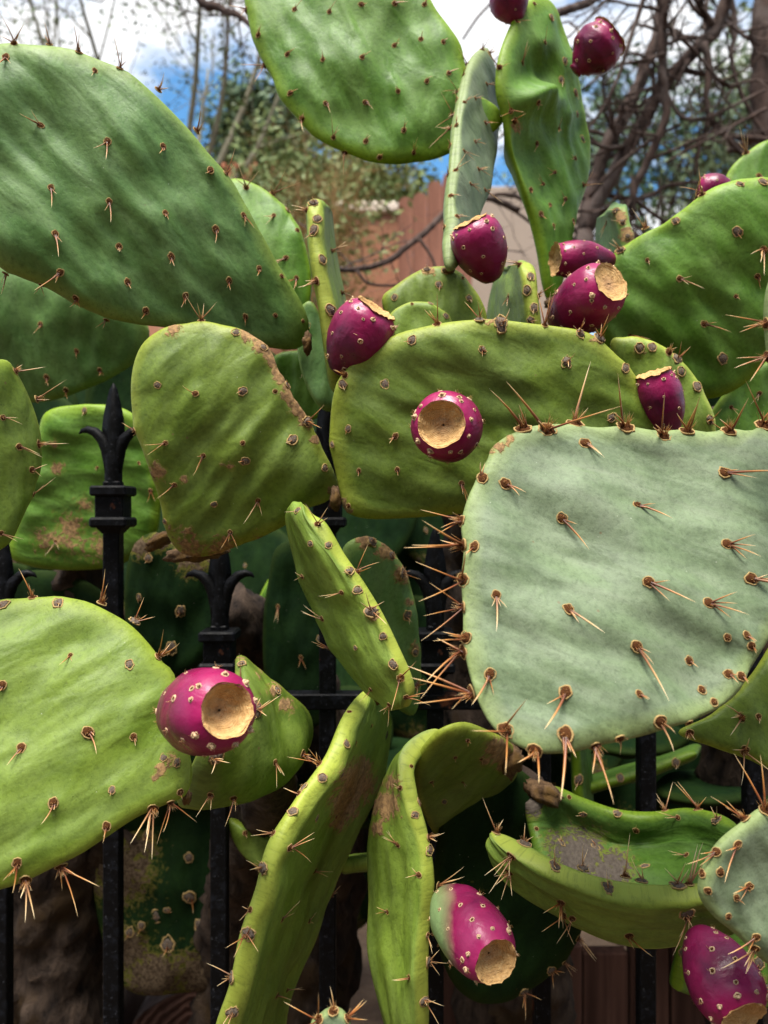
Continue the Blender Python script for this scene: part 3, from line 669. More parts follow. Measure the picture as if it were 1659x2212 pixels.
disc(LEFT, 'pale', [(-100, 800), (0, 776), (30, 800), (62, 860), (85, 930), (89, 1000), (72, 1060), (42, 1130), (10, 1182), (-60, 1200), (-140, 1100), (-150, 900)], .60, .35, 0, .019, .0, .004,
     A('45,797:F 80,862:F 7,902:t:10 42,965:t:5 70,1015:t:-25 75,1072:t:-15 3,1152:t:-30 84,960:F'), tone='straw', asc=.8)
disc(LEFT, 'tall', [(100, 890), (180, 874), (260, 880), (312, 920), (337, 1000), (347, 1100), (325, 1180), (250, 1222), (150, 1232), (60, 1222), (20, 1190), (50, 1080), (80, 960)], .93, 0, .08, .020, .0, .006,
     A('182,887:w 120,1170:t 300,1000:s 325,1060:t 210,1010:s'), [(150, 1155, 60, .62), (215, 1180, 50, .6), (100, 1165, 40, .6), (125, 1010, 18, .75), (115, 960, 14, .7), (180, 1090, 30, .52)], asc=.8, rot=80)
trunk(LEFT, [(150, 2400, 1.08), (120, 1900, 1.08), (160, 1400, 1.04), (200, 1150, 1.0)], [.055, .05, .06, .045, .03])

# -- tall plant at the back
disc(BACK, 'tall', [(528, 0), (535, 40), (547, 90), (565, 130), (588, 170), (602, 210), (640, 255), (672, 290), (712, 315), (760, 335), (800, 349), (850, 355), (900, 350), (945, 342), (1000, 318), (1060, 290), (1087, 262), (1075, 235), (1030, 205), (1008, 150), (997, 100), (972, 60), (942, 20), (930, 0), (890, -70), (800, -115), (700, -120), (600, -90), (540, -40)],
     .86, .02, -.04, .021, .008, .006, A('636,20 711,25 780,9 620,117 697,128 782,123 626,201 704,223 789,221 720,296:t:70 790,305 820,340 531,22:F 557,75:g 571,142:F 652,257:F 745,330:F 852,98 909,84 958,90 917,9 860,197 922,175 970,157 872,281 894,330:t:80 853,7', 'g'), asc=.78, ang=40, jit=30, rot=20)
disc(BACK, 'wax', [(1042, 103), (1014, 132), (996, 200), (985, 280), (975, 380), (969, 480), (964, 545), (970, 584), (984, 577), (1008, 525), (1030, 475), (1052, 415), (1064, 345), (1072, 285), (1074, 215), (1067, 150), (1055, 112)],
     .835, 1.1, -.2, .020, .0, .003, A('997,132:F 964,190:F 999,162:t 1052,182:t 976,217:g 1004,220:t 1027,212:t:40 955,247:F 985,270:g 1049,265:t 957,277:F 973,316:g 1003,326:t 1027,306:t 984,367:t:30 1034,365:t 955,378:g 974,422:g 1048,410:t 1017,397:t 988,467:g 959,492:g 1042,107:F 1060,115:F'), tone='straw', asc=.75, ang=10, jit=25, pw=12, wramp=.35)
disc(BACK, 'tall', [(1160, -8), (1192, 5), (1212, 50), (1232, 110), (1250, 190), (1266, 270), (1274, 335), (1266, 400), (1243, 470), (1232, 530), (1216, 600), (1195, 660), (1178, 630), (1163, 545), (1148, 480), (1128, 415), (1105, 330), (1088, 255), (1074, 200), (1075, 140), (1092, 80), (1125, 15)],
     .90, .45, .0, .022, .0, .006, A('1192,37:w 1155,7:s 1117,45:t 1178,92:t:160 1129,136:t:130 1221,132:w 1213,172:w 1244,200:w 1248,246:w 1164,222:g 1208,277:t:170 1160,310:g 1243,342:t:190 1199,372:t:190 1147,410:g 1174,397:t:200 1260,400:F 1222,430:t:200 1189,442:g 1169,462:g 1239,477:g 1196,487:g 1079,145:F 1259,300:w 1104,240:F 1112,262:F'), [(1118, 275, 20, .6)], asc=.8, rot=5,
     bumps=((1120, 228, 30, .016), (1150, 212, 28, .016), (1180, 232, 26, .012), (1205, 262, 26, .008), (1150, 160, 40, -.012), (1125, 330, 38, -.012), (1160, 390, 40, -.006), (1235, 150, 40, .006)), n=140, K=44)
disc(BACK, 'olive', [(825, 645), (848, 622), (890, 592), (930, 577), (980, 580), (1012, 608), (1040, 648), (1052, 690), (1040, 760), (950, 800), (860, 760), (835, 690)], .80, 0, -.05, .019, .0, .003,
     A('852,642:w 948,615:w 1014,645:w 922,582:W 962,585:w 1000,600:s'), [(925, 580, 20, .7)], asc=.8)
disc(BACK, 'lime', [(848, 672), (880, 656), (920, 654), (952, 668), (975, 692), (985, 740), (930, 780), (860, 760), (838, 700)], .765, 0, -.05, .017, .0, .003, A('929,655:w 964,682:w 890,656:s'), asc=.7)
sheet(BACK, 'lime', [[(1140, 566, .78), (1128, 566, .80), (1115, 570, .82)], [(1142, 590, .765), (1112, 590, .83), (1095, 592, .89)], [(1148, 630, .76), (1102, 620, .84), (1075, 625, .90)], [(1158, 690, .76), (1100, 690, .84), (1062, 690, .90)], [(1165, 780, .77), (1110, 780, .84), (1075, 780, .90)], [(1160, 830, .79), (1130, 830, .84), (1110, 830, .87)]],
      .020, .002, A('1122,572:F 1147,597:w::1.2 1138,627:w::1.2 1154,665:w::1.3 1146,692:w 1098,640:t 1163,640:F'), asc=.75, pv=10, tone='straw')
sheet(BACK, 'smooth', [[(1335, 448, .88), (1325, 446, .90), (1315, 450, .92)], [(1348, 470, .87), (1325, 465, .92), (1300, 470, .97)], [(1358, 520, .865), (1325, 520, .92), (1296, 520, .98)], [(1364, 590, .865), (1325, 590, .92), (1296, 590, .98)], [(1350, 660, .87), (1325, 660, .92), (1300, 660, .96)]], .018, .002,
      A('1330,455:W 1345,480:W 1356,510:w 1310,480:t'), [(1340, 470, 20, .8), (1355, 510, 22, .8)], asc=.7, pv=9)
trunk(BACK, [(1060, 2400, 1.15), (1040, 1500, 1.10), (1020, 1000, 1.0), (985, 780, .88)], [.05, .045, .05, .04, .02])

# -- right plant
disc(RIGHT, 'tall', [(1650, 384), (1592, 389), (1540, 405), (1490, 440), (1442, 478), (1392, 503), (1350, 530), (1312, 560), (1285, 610), (1278, 680), (1310, 765), (1390, 830), (1480, 860), (1560, 855), (1630, 810), (1690, 720), (1740, 600), (1740, 480), (1705, 400)], .79, -.10, .10, .021, .01, .008,
     A('1339,540:W 1394,492:F 1459,477:w 1517,420:F 1599,397:w 1649,392:w 1593,500:w::1.2 1469,602:f:-25 1637,597:g 1522,700:f:-20 1362,727:F 1562,775:w:-60:1.3 1650,540:F 1399,562:s 1590,640:s'), tone='straw', asc=.88, ang=-40, rot=40)
disc(RIGHT, 'tall', [(1560, 420), (1575, 368), (1612, 330), (1655, 304), (1720, 300), (1780, 360), (1760, 480), (1650, 500), (1580, 470)], .98, 0, 0, .019, areoles=A('1612,330:F 1640,380:g'), asc=.9)
disc(RIGHT, 'lime', [(1318, 742), (1350, 728), (1385, 729), (1440, 752), (1490, 798), (1522, 850), (1546, 915), (1530, 1000), (1440, 1010), (1370, 950), (1330, 850)], .735, -.1, .05, .020, .0, .003,
     A('1382,752:w 1409,750:w 1464,775:W 1472,802:w 1507,835:w::1.2 1534,907:W 1445,760:F'), [(1380, 755, 18, .6)], tone='straw', asc=.85)
disc(RIGHT, 'tall', [(1530, 910), (1560, 855), (1600, 812), (1659, 780), (1720, 790), (1760, 880), (1700, 960), (1600, 990), (1545, 970)], .83, 0, 0, .018, areoles=A('1600,815:F 1640,850:t 1580,880:t'), tone='straw', asc=.85)
trunk(RIGHT, [(1620, 2400, 1.12), (1600, 1600, 1.1), (1560, 1100, 1.0), (1560, 900, .9)], [.05, .05, .05, .04, .02])

# -- middle plant
disc(MID, 'olive', [(440, 694), (490, 704), (540, 722), (580, 755), (603, 800), (628, 850), (657, 890), (684, 940), (712, 1000), (729, 1040), (724, 1066), (700, 1086), (660, 1100), (620, 1132), (560, 1162), (500, 1184), (450, 1200), (400, 1196), (370, 1170), (354, 1120), (335, 1050), (310, 980), (290, 920), (283, 850), (289, 790), (310, 742), (350, 712), (400, 700)],
     .69, .05, .06, .021, .014, .0055, A('340,832:w::.8 422,850:g:180 525,845:w 622,832:w 595,845:s 665,910:W::1.1 632,950:w:-130:1.3 357,957:t:195 439,985:t:215 530,997:w 377,1048:t:178 702,1011:w 462,1090:w::.8 557,1082:t:-100 355,1127:w::.7 497,1150:t:-80 285,927:t:170 435,692:F 510,717:w 570,750:w 524,957:s'),
     [(540, 722, 22, .9), (565, 742, 24, .95), (590, 775, 24, .95), (610, 812, 22, 1.0), (626, 850, 24, 1.0), (645, 880, 24, 1.0), (664, 908, 20, 1.0), (684, 950, 14, .8), (375, 712, 22, .7), (340, 1020, 26, .75), (500, 1010, 14, .62), (480, 1000, 10, .6), (410, 1190, 50, .7), (350, 1150, 30, .7), (480, 1188, 45, .7), (560, 1165, 25, .5), (720, 1060, 16, .8), (400, 1148, 20, .6), (397, 1037, 12, .8)], asc=.8, ang=200, rot=-38)
disc(MID, 'olive', [(713, 905), (719, 855), (735, 815), (765, 780), (800, 752), (850, 724), (900, 709), (960, 697), (1020, 691), (1080, 691), (1140, 698), (1200, 705), (1258, 715), (1300, 738), (1340, 774), (1372, 810), (1402, 850), (1424, 892), (1438, 935), (1410, 1010), (1300, 1062), (1150, 1092), (1000, 1110), (880, 1119), (790, 1121), (752, 1106), (735, 1070), (724, 1020), (712, 960)],
     .70, .0, .06, .023, .0, .005, A('944,700:F 1082,700:W::1.5 1037,690:W 1177,702:F 1254,720:W 1295,730:W::1.2 1042,756:W:::.8 1224,782:W::1.15 889,735:w 1352,795:w 1407,862:w 832,830:w 854,942:g::.9 858,1015:s 997,1045:t:-80 1322,902:w 740,830:w 752,926:w::.8 775,1017:s 752,1093:s 717,960:w::.7 800,742:F 745,810:F'.replace(':::', '::')),
     [(1060, 692, 16, .7), (735, 1085, 18, .8), (750, 1108, 18, .7), (1290, 728, 22, .7)], asc=.85, ang=-90, rot=60)
fruit(MID, (985, 930, .675), (953, 916, .612), 76, .55, .22, 26, seed=1, belly=.62)
sheet(MID, 'lime', [[(640, 1088, .68), (648, 1087, .672), (656, 1090, .666)], [(626, 1122, .70), (655, 1118, .66), (688, 1128, .64)], [(640, 1200, .71), (690, 1195, .65), (735, 1196, .635)], [(658, 1262, .71), (716, 1258, .65), (780, 1258, .63)], [(684, 1320, .705), (748, 1315, .645), (818, 1322, .625)], [(712, 1384, .70), (780, 1380, .64), (850, 1385, .62)], [(752, 1446, .69), (815, 1440, .635), (877, 1446, .615)], [(800, 1498, .67), (845, 1492, .63), (888, 1492, .615)], [(848, 1530, .645), (866, 1530, .63), (880, 1528, .622)]],
      .0165, .005, A('642,1102:w::.9 670,1175:w:180:.8 687,1132:F 710,1177:w 756,1232:w::1.1 772,1275:w 737,1280:t:200 802,1320:W::1.3 827,1375:w 695,1337:t:205:1.2 767,1400:w::.7 652,1246:t:190 707,1402:t:220 849,1435:w:-60 877,1507:t:0 800,1490:t:-100 840,1523:t:-90 865,1465:F 772,1235:F'), [(805, 1330, 16, .9), (760, 1235, 8, .7)], asc=.72, ang=200, pv=11, wr=.003)
disc(MID, 'old', [(280, 1200), (330, 1150), (400, 1185), (470, 1195), (490, 1260), (470, 1350), (440, 1430), (370, 1470), (300, 1430), (270, 1330)], .92, 0, 0, .024, .0, .006, A('320,1205:w::1.2 390,1320:w:::1.3 300,1290:w 370,1400:w::1.5'.replace(':::', '::')), [(300, 1180, 30, .8), (350, 1165, 30, .8), (420, 1200, 50, .8), (480, 1220, 40, .7)], asc=.9)
disc(MID, 'smooth', [(740, 1190), (780, 1160), (832, 1178), (872, 1228), (897, 1310), (906, 1400), (908, 1480), (890, 1545), (830, 1500), (780, 1400), (745, 1280)], .78, .2, .1, .022, .0, .004, A('880,1330:w::1.2 870,1240:W 846,1200:W 898,1410:w 805,1170:W 900,1480:W'), [(790, 1165, 24, .9), (835, 1190, 26, .9), (868, 1240, 24, .9), (884, 1300, 14, .8), (895, 1400, 16, .7)], asc=.85)
disc(MID, 'old', [(600, 1180), (660, 1170), (712, 1230), (725, 1350), (718, 1480), (690, 1565), (620, 1560), (575, 1480), (568, 1350), (580, 1250)], .97, 0, 0, .022, .0, .005, A('600,1310:t 650,1420:t 690,1380:w'), asc=.9)
disc(MID, 'tall', [(520, 1490), (530, 1400), (555, 1300), (600, 1230), (625, 1300), (605, 1400), (570, 1500)], 1.1, 0, 0, .02, areoles=A('560,1340:t 585,1280:t'))
disc(MID, 'tall', [(590, 775), (640, 757), (690, 770), (712, 830), (690, 900), (630, 900), (600, 850)], .93, 0, 0, .018, areoles=A('660,790:t 700,850:w'))
trunk(MID, [(640, 2400, 1.15), (700, 1800, 1.15), (640, 1500, 1.08), (480, 1300, .98)], [.06, .06, .055, .05, .03])

# -- blue-green front plant
disc(FRONT, 'wax', [(1053, 990), (1068, 962), (1108, 937), (1150, 921), (1220, 916), (1290, 923), (1352, 921), (1420, 931), (1484, 928), (1530, 934), (1574, 926), (1620, 931), (1660, 916), (1720, 935), (1765, 1000), (1780, 1100), (1755, 1220), (1700, 1320), (1650, 1400), (1618, 1452), (1600, 1490), (1560, 1525), (1500, 1555), (1440, 1574), (1380, 1592), (1310, 1607), (1250, 1622), (1200, 1628), (1150, 1624), (1095, 1598), (1060, 1565), (1034, 1518), (1012, 1450), (1001, 1385), (1000, 1320), (996, 1252), (1001, 1190), (996, 1130), (1012, 1070), (1035, 1025)],
     .54, .02, -.15, .017, .004, .0075,
     A('1042,1032:g:80 1130,925:F::1.3 1182,927:F::1.3 1244,914:F::1.3 1352,922:F::1.3 1434,940:F::1.3 1484,930:F::1.3 1574,930:F::1.3 1650,917:F::1.3 996,1125:F 1000,1185:F:180 999,1252:F 997,1312:F 1005,1377:F 1000,1408:F 1264,957:g:-15 1092,1045:g 1567,1020:f:-22 1379,1090:f:-25 1214,1120:f:-50 1572,1175:t:-18:1.2 1024,1180:g:-100 1402,1257:f:-22 1624,1250:f:-10 1072,1285:f:-85:.8 1229,1315:f:-52 1532,1302:t:-10:1.2 1377,1397:f:-62 1572,1377:s 1614,1372:s 1624,1395:s 1489,1427:s 1574,1456:s 1602,1460:s 1059,1457:f:-115 1222,1495:f:-108:1.15 1382,1499:s 1517,1490:s 1544,1517:s 1427,1560:g:-60 1222,1587:f:-92:1.1 1017,1497:F 1092,1577:F 1154,1622:F 1287,1612:F 1489,1562:s 1340,1597:s'),
     [(1080, 965, 16, .9), (1100, 950, 14, .85), (1062, 978, 10, .8)], tone='amber', asc=1.08, ang=-50, jit=14, rot=75, n=150, K=38, wramp=.9)
disc(FRONT, 'wax', [(1652, 700), (1660, 610), (1700, 545), (1800, 560), (1840, 700), (1810, 820), (1745, 935), (1705, 930), (1670, 830)], .53, 0, 0, .017, areoles=A('1654,700:F 1657,770:F 1700,640:f 1760,620:f 1690,740:f 1750,720:f 1800,690:f 1730,820:g 1780,790:g 1730,552:F 1810,580:F'))
disc(FRONT, 'olive', [(1465, 1582), (1540, 1540), (1620, 1460), (1700, 1360), (1760, 1480), (1740, 1620), (1680, 1665), (1615, 1640), (1540, 1614)], .64, -.05, -.1, .019, .0, .004, A('1602,1550:F 1609,1622:F 1640,1548:s 1490,1585:F'), tone='straw', asc=.9)
disc(FRONT, 'wax', [(1660, 1742), (1602, 1778), (1550, 1822), (1516, 1880), (1510, 1932), (1540, 1978), (1590, 2020), (1660, 2085), (1740, 2120), (1820, 2060), (1850, 1900), (1760, 1770)], .52, .05, 0, .017, .0, .004,
     A('1594,1825:f:-140:.8 1557,1885:s 1619,1915:f:188:.9 1529,1925:s 1592,1940:s 1547,1840:t:200 1574,1981:s 1634,2025:f:-150:.7 1609,1768:F 1654,1748:F 1630,2050:t:-120 1516,1887:s'), tone='amber', asc=.95, rot=30)
disc(FRONT, 'wax', [(670, 2225), (690, 2195), (720, 2180), (748, 2195), (760, 2240), (740, 2330), (700, 2340)], .50, 0, 0, .016, areoles=A('720,2183:F 688,2202:F 750,2200:F'), asc=.8)
trunk(FRONT, [(1950, 2300, .80), (1900, 1900, .78), (1830, 1600, .70), (1760, 1560, .66)], [.045, .045, .04, .035, .02], 'cactuswood')
sheet(FRONT, 'wax', [[(1700, 2420, .56), (1780, 2420, .60)], [(1720, 2250, .55), (1800, 2250, .60)], [(1740, 2090, .54), (1800, 2080, .57)]], .02, NU=30, NV=20)
mb = MB(); g0 = P(1740, 2420, .57); mb.tube([(g0[0], g0[1] + .02, -.01), (g0[0] + .01, g0[1] + .01, .08), (g0[0], g0[1], g0[2] + .03)], [.03, .028, .02], 12); mb.build('trunk', M['cactuswood'], FRONT)
g0 = P(715, 2330, .50); mb = MB(); mb.tube([(g0[0] + .01, g0[1] + .015, -.01), (g0[0] + .012, g0[1] + .01, .10), (g0[0], g0[1], g0[2] + .02)], [.025, .022, .014], 12); mb.build('trunk', M['cactuswood'], FRONT)

# -- low plant
disc(LOW, 'pale', [(0, 1298), (60, 1291), (120, 1289), (180, 1297), (232, 1320), (282, 1350), (322, 1390), (352, 1430), (378, 1460), (396, 1560), (410, 1620), (416, 1680), (397, 1720), (350, 1742), (300, 1764), (240, 1802), (180, 1842), (120, 1872), (60, 1902), (0, 1922), (-80, 1930), (-160, 1850), (-220, 1700), (-210, 1500), (-130, 1360), (-60, 1315)],
     .56, .05, -.12, .019, .010, .005, A('70,1290:F 125,1302:w 220,1302:F 292,1342:W 7,1305:w 152,1415:f:-95:.6 280,1435:w::.8 357,1410:F 46,1615:g:-80:1.1 190,1582:g:-35:1.2 289,1592:s 242,1706:w::.7 115,1735:g:-85 230,1785:g:-70 37,1865:f:-95 55,1902:F 132,1872:F 390,1712:s 382,1647:w::.7 354,1636:w::.7 5,1480:g 330,1748:F 375,1732:F'),
     [(370, 1642, 18, .85), (350, 1662, 16, .85), (338, 1680, 12, .7)], tone='amber', asc=.9, ang=-80, rot=-62)
fruit(LOW, (385, 1540, .575), (490, 1534, .502), 92, .51, .22, 26, seed=2, belly=.52, neck=.42)
disc(LOW, 'olive', [(513, 1424), (545, 1440), (592, 1480), (640, 1520), (664, 1560), (667, 1602), (642, 1652), (600, 1692), (540, 1717), (470, 1730), (400, 1733), (392, 1700), (420, 1650), (450, 1590), (500, 1500)], .64, .25, -.05, .026, .045, .008,
     A('555,1532:W:::1.2 467,1635:W::1.2 455,1719:F 505,1725:F 655,1630:F 595,1647:t 522,1432:w 520,1480:F 600,1490:w'.replace(':::', '::')), [(590, 1490, 22, .7), (620, 1525, 22, .75), (560, 1455, 14, .6), (520, 1428, 12, .7)], tone='straw', asc=.9, rot=20, fold=(470, 1600, .3, .12))
sheet(LOW, 'lime', [[(790, 1490, 0.715), (809, 1505, 0.746), (832, 1520, 0.780)], [(752, 1560, 0.665), (792, 1561, 0.742), (836, 1562, 0.840)], [(712, 1648, 0.635), (766, 1650, 0.727), (824, 1652, 0.850)], [(655, 1724, 0.610), (722, 1731, 0.707), (793, 1738, 0.840)], [(612, 1798, 0.592), (682, 1808, 0.688), (756, 1818, 0.820)], [(582, 1872, 0.582), (645, 1890, 0.674), (713, 1908, 0.800)], [(557, 1952, 0.577), (618, 1970, 0.667), (683, 1988, 0.790)], [(531, 2042, 0.573), (588, 2057, 0.661), (650, 2072, 0.780)], [(506, 2132, 0.573), (561, 2142, 0.657), (620, 2152, 0.770)], [(480, 2240, 0.578), (533, 2243, 0.657), (590, 2246, 0.760)], [(484, 2330, 0.600), (520, 2331, 0.655), (560, 2332, 0.720)]],
      .019, .005, A('632,1752:w 627,1832:t:-10 567,1875:W::1.1 640,1714:t:170 590,1800:t:170 610,1987:t:-20 535,2017:W::1.1 540,1965:t:190 687,1770:w::.7 750,1607:w::.8 697,1680:w 740,1675:w::.8 682,1880:t:-50 668,1990:t:-30 490,2110:W 502,2187:W 595,2145:t:-30 620,2140:t:-40 755,1537:s 802,1567:s 727,1765:s 690,1650:F 655,1700:w 770,1600:s 720,1930:t:-20'),
      [(770, 1690, 48, .95), (745, 1740, 40, .9), (785, 1650, 26, .7), (730, 1780, 25, .75)], asc=.82, ang=-20, pv=16, wr=.0036)
disc(LOW, 'olive', [(918, 1612), (955, 1577), (1005, 1563), (1060, 1582), (1106, 1608), (1122, 1650), (1085, 1720), (1035, 1770), (985, 1806), (948, 1812), (915, 1760), (893, 1690), (897, 1645)], .745, .30, .55, .018, .0, .004,
     A('984,1637:s 932,1690:s 960,1732:w::.8 1040,1640:s 1000,1690:s 1010,1600:s'), [(1075, 1622, 34, .95), (1098, 1650, 30, .95), (1050, 1640, 20, .7)], asc=.8)
sheet(LOW, 'lime', [[(905, 1618, 0.720), (927, 1596, 0.706), (950, 1575, 0.700)], [(862, 1655, 0.720), (874, 1648, 0.696), (886, 1642, 0.680)], [(822, 1730, 0.720), (855, 1722, 0.687), (888, 1715, 0.662)], [(804, 1820, 0.710), (860, 1812, 0.676), (916, 1805, 0.650)], [(799, 1920, 0.700), (865, 1910, 0.667), (932, 1900, 0.642)], [(801, 2010, 0.690), (862, 2007, 0.660), (924, 2005, 0.638)], [(815, 2100, 0.680), (868, 2097, 0.653), (922, 2095, 0.635)], [(850, 2215, 0.670), (884, 2207, 0.649), (918, 2200, 0.635)], [(875, 2290, 0.660), (891, 2290, 0.646), (908, 2290, 0.640)]],
      .0165, .005, A('919,1727:w::.8 897,1760:w::.8 929,1837:w::1.1 864,1702:s 904,1890:t:160 859,1825:t:150 924,2020:t:-150 932,2082:W 917,2162:W 884,2112:t:-120 945,1804:F 947,1914:F 917,1627:s 889,1655:s 837,1970:t:180'),
      [(830, 1740, 36, .85), (815, 1790, 22, .75), (845, 1690, 25, .7), (926, 1778, 9, .8)], asc=.78, ang=180, pv=14, wr=.0036)
sheet(LOW, 'lime', [[(1062, 1797, 0.655), (1061, 1802, 0.655), (1060, 1808, 0.660)], [(1112, 1836, 0.635), (1099, 1849, 0.643), (1087, 1862, 0.655)], [(1172, 1870, 0.620), (1157, 1894, 0.633), (1142, 1918, 0.650)], [(1240, 1895, 0.612), (1233, 1935, 0.628), (1227, 1975, 0.648)], [(1320, 1911, 0.606), (1318, 1966, 0.623), (1316, 2022, 0.645)], [(1400, 1920, 0.602), (1405, 1979, 0.621), (1410, 2038, 0.645)], [(1480, 1924, 0.600), (1490, 1976, 0.618), (1500, 2028, 0.640)], [(1550, 1928, 0.598), (1560, 1961, 0.612), (1570, 1995, 0.630)], [(1600, 1935, 0.600), (1602, 1947, 0.603), (1605, 1960, 0.610)]],
      .019, .006, A('1074,1795:F 1134,1822:W 1199,1870:W::1.1 1259,1876:W 1314,1917:W::.9 1352,1893:F 1387,1903:W 1464,1912:W::1.3 1489,1900:F 1104,1850:F:180 1212,1950:F 1217,1978:F 1359,2022:F 1484,1975:w:-80:1.4 1100,1885:F 1486,1985:t:-80:1.2 1236,1985:t:-120'), asc=.86, ang=120, pv=14, wr=.0036)
sheet(LOW, 'tallgrey', [[(1135, 1735, .74), (1150, 1800, .73), (1165, 1860, .70)], [(1190, 1698, .76), (1200, 1800, .76), (1215, 1900, .70)], [(1255, 1722, .76), (1265, 1820, .76), (1280, 1930, .69)], [(1330, 1748, .755), (1340, 1840, .755), (1350, 1945, .68)], [(1405, 1755, .745), (1415, 1840, .745), (1425, 1950, .67)], [(1480, 1745, .73), (1490, 1840, .72), (1500, 1950, .655)], [(1545, 1758, .70), (1560, 1840, .69), (1565, 1940, .64)], [(1592, 1790, .67), (1595, 1840, .66), (1595, 1900, .63)]],
      .020, .004, A('1259,1760:w::.8 1159,1790:s 1214,1820:w::.8 1287,1829:w 1374,1795:t:130 1464,1766:t:160 1482,1846:t:170 1547,1772:W 1434,1747:F 1509,1742:F 1334,1757:w 1392,1870:w 1230,1722:s 1180,1715:W'),
      [(1250, 1850, 75, .85), (1320, 1880, 60, .8), (1200, 1820, 40, .6), (1170, 1710, 40, .9), (1150, 1740, 30, .9)], asc=.82, ang=150)
disc(LOW, 'old', [(1040, 1640), (970, 1720), (940, 1850), (938, 2000), (970, 2110), (1020, 2160), (1080, 2166), (1130, 2145), (1190, 2105), (1240, 2045), (1264, 1970), (1260, 1860), (1200, 1740), (1120, 1660)], .79, .1, .05, .020, .0, .004, A('1258,2030:F 1192,2097:W 1132,2143:W 1219,2080:t:-40 1060,1990:w 1120,1880:s'), [(1010, 1940, 40, .5)], tone='straw', asc=.9)
fruit(LOW, (955, 1935, .63), (1070, 2076, .552), 73, .55, .18, 26, green=(-.8, 0, -.25), seed=3, belly=.60, neck=.45)
fruit(LOW, (1500, 2005, .60), (1605, 2195, .545), 78, .54, .20, 26, seed=4, belly=.66, neck=.34)
sheet(LOW, 'tall', [[(1478, 1960, .74), (1498, 1960, .80)], [(1474, 2050, .73), (1500, 2050, .80)], [(1462, 2140, .73), (1490, 2150, .80)]], .018, NU=40, NV=20, areoles=A('1478,2060:w'))
disc(LOW, 'tall', [(1560, 1990), (1620, 1990), (1650, 2060), (1660, 2160), (1620, 2200), (1570, 2160), (1550, 2070)], .68, 0, 0, .018, areoles=A('1640,2080:w 1645,2140:W'), scabs=[(1640, 2120, 20, .6)])
sheet(LOW, 'tallgrey', [[(1250, 1712, .90), (1262, 1690, .97)], [(1330, 1690, .89), (1340, 1664, .97)], [(1420, 1662, .89), (1430, 1640, .97)], [(1505, 1628, .89), (1515, 1610, .97)]], .015, NU=40, NV=20, areoles=A('1460,1648:w 1400,1660:s 1340,1680:w'))
sheet(LOW, 'tallgrey', [[(1240, 1590, .86), (1262, 1590, .92)], [(1244, 1670, .86), (1268, 1670, .92)], [(1250, 1760, .86), (1275, 1760, .92)]], .015, NU=40, NV=20, areoles=A('1250,1685:w'))
disc(LOW, 'pale', [(493, 1770), (540, 1784), (590, 1812), (606, 1860), (570, 1880), (515, 1835)], .86, 0, 0, .016, areoles=A('530,1800:s'))
sheet(LOW, 'pale', [[(735, 1872, .80), (735, 1862, .86)], [(775, 1868, .80), (775, 1856, .86)], [(815, 1866, .80), (815, 1852, .86)]], .016, NU=30, NV=18)
disc(LOW, 'old', [(250, 1785), (330, 1745), (430, 1738), (505, 1780), (560, 1880), (590, 2000), (530, 2110), (400, 2140), (280, 2135), (230, 2050), (205, 1900)], 1.06, 0, 0, .05, .0, .008,
     A('409,1939:w::1.6 338,1980:w::1.8 431,2003:w::1.8 362,2040:w::1.7 280,2014:w::1.3 408,1853:w::1.4 319,1804:w::1.3 360,1966:w:.9 305,2000:w::1.0'),
     [(260, 1880, 80, .9), (330, 2110, 70, .9), (440, 2110, 70, .9), (270, 2050, 60, .85), (300, 1830, 50, .7), (500, 1790, 30, .9), (380, 2080, 30, .62), (540, 1950, 50, .7)], asc=1.05)
trunk(LOW, [(80, 2400, 1.12), (70, 2050, 1.10), (160, 1880, 1.10), (300, 1760, 1.08)], [.06, .055, .06, .05, .04])
trunk(LOW, [(620, 2400, 1.12), (640, 2150, 1.10), (680, 1900, 1.08), (740, 1700, .98), (800, 1560, .80)], [.06, .055, .055, .05, .035, .018])
trunk(LOW, [(1150, 2400, 1.10), (1140, 2100, 1.05), (1120, 1850, .95), (1130, 1720, .80)], [.05, .05, .05, .04, .03])
trunk(LOW, [(480, 2400, 1.10), (500, 2000, 1.05), (560, 1760, .90), (600, 1660, .72)], [.05, .045, .04, .035, .015])

# -- fruit of the other plants
fruit(LEFT, (727, 808, .715), (812, 668, .692), 70, .56, .06, 22, seed=5, belly=.62)
fruit(BACK, (1066, 610, .75), (1016, 480, .73), 59, .56, .08, 20, seed=6, belly=.58)
fruit(RIGHT, (1195, 705, .76), (1318, 610, .692), 66, .56, .05, 22, seed=7, belly=.62)
fruit(RIGHT, (1330, 562, .80), (1200, 560, .79), 40, .80, .10, 16, seed=8, belly=.66)
fruit(RIGHT, (1452, 945, .70), (1412, 808, .688), 48, .72, .06, 18, seed=9, belly=.70)
fruit(BACK, (1240, 156, .88), (1316, 78, .87), 54, .80, .03, 18, seed=10, belly=.74, neck=.2)
fruit(BACK, (1118, 48, .87), (1088, -30, .87), 42, .60, .05, 14, seed=11)
fruit(RIGHT, (1590, 420, .82), (1508, 408, .83), 36, .60, .05, 12, seed=12)

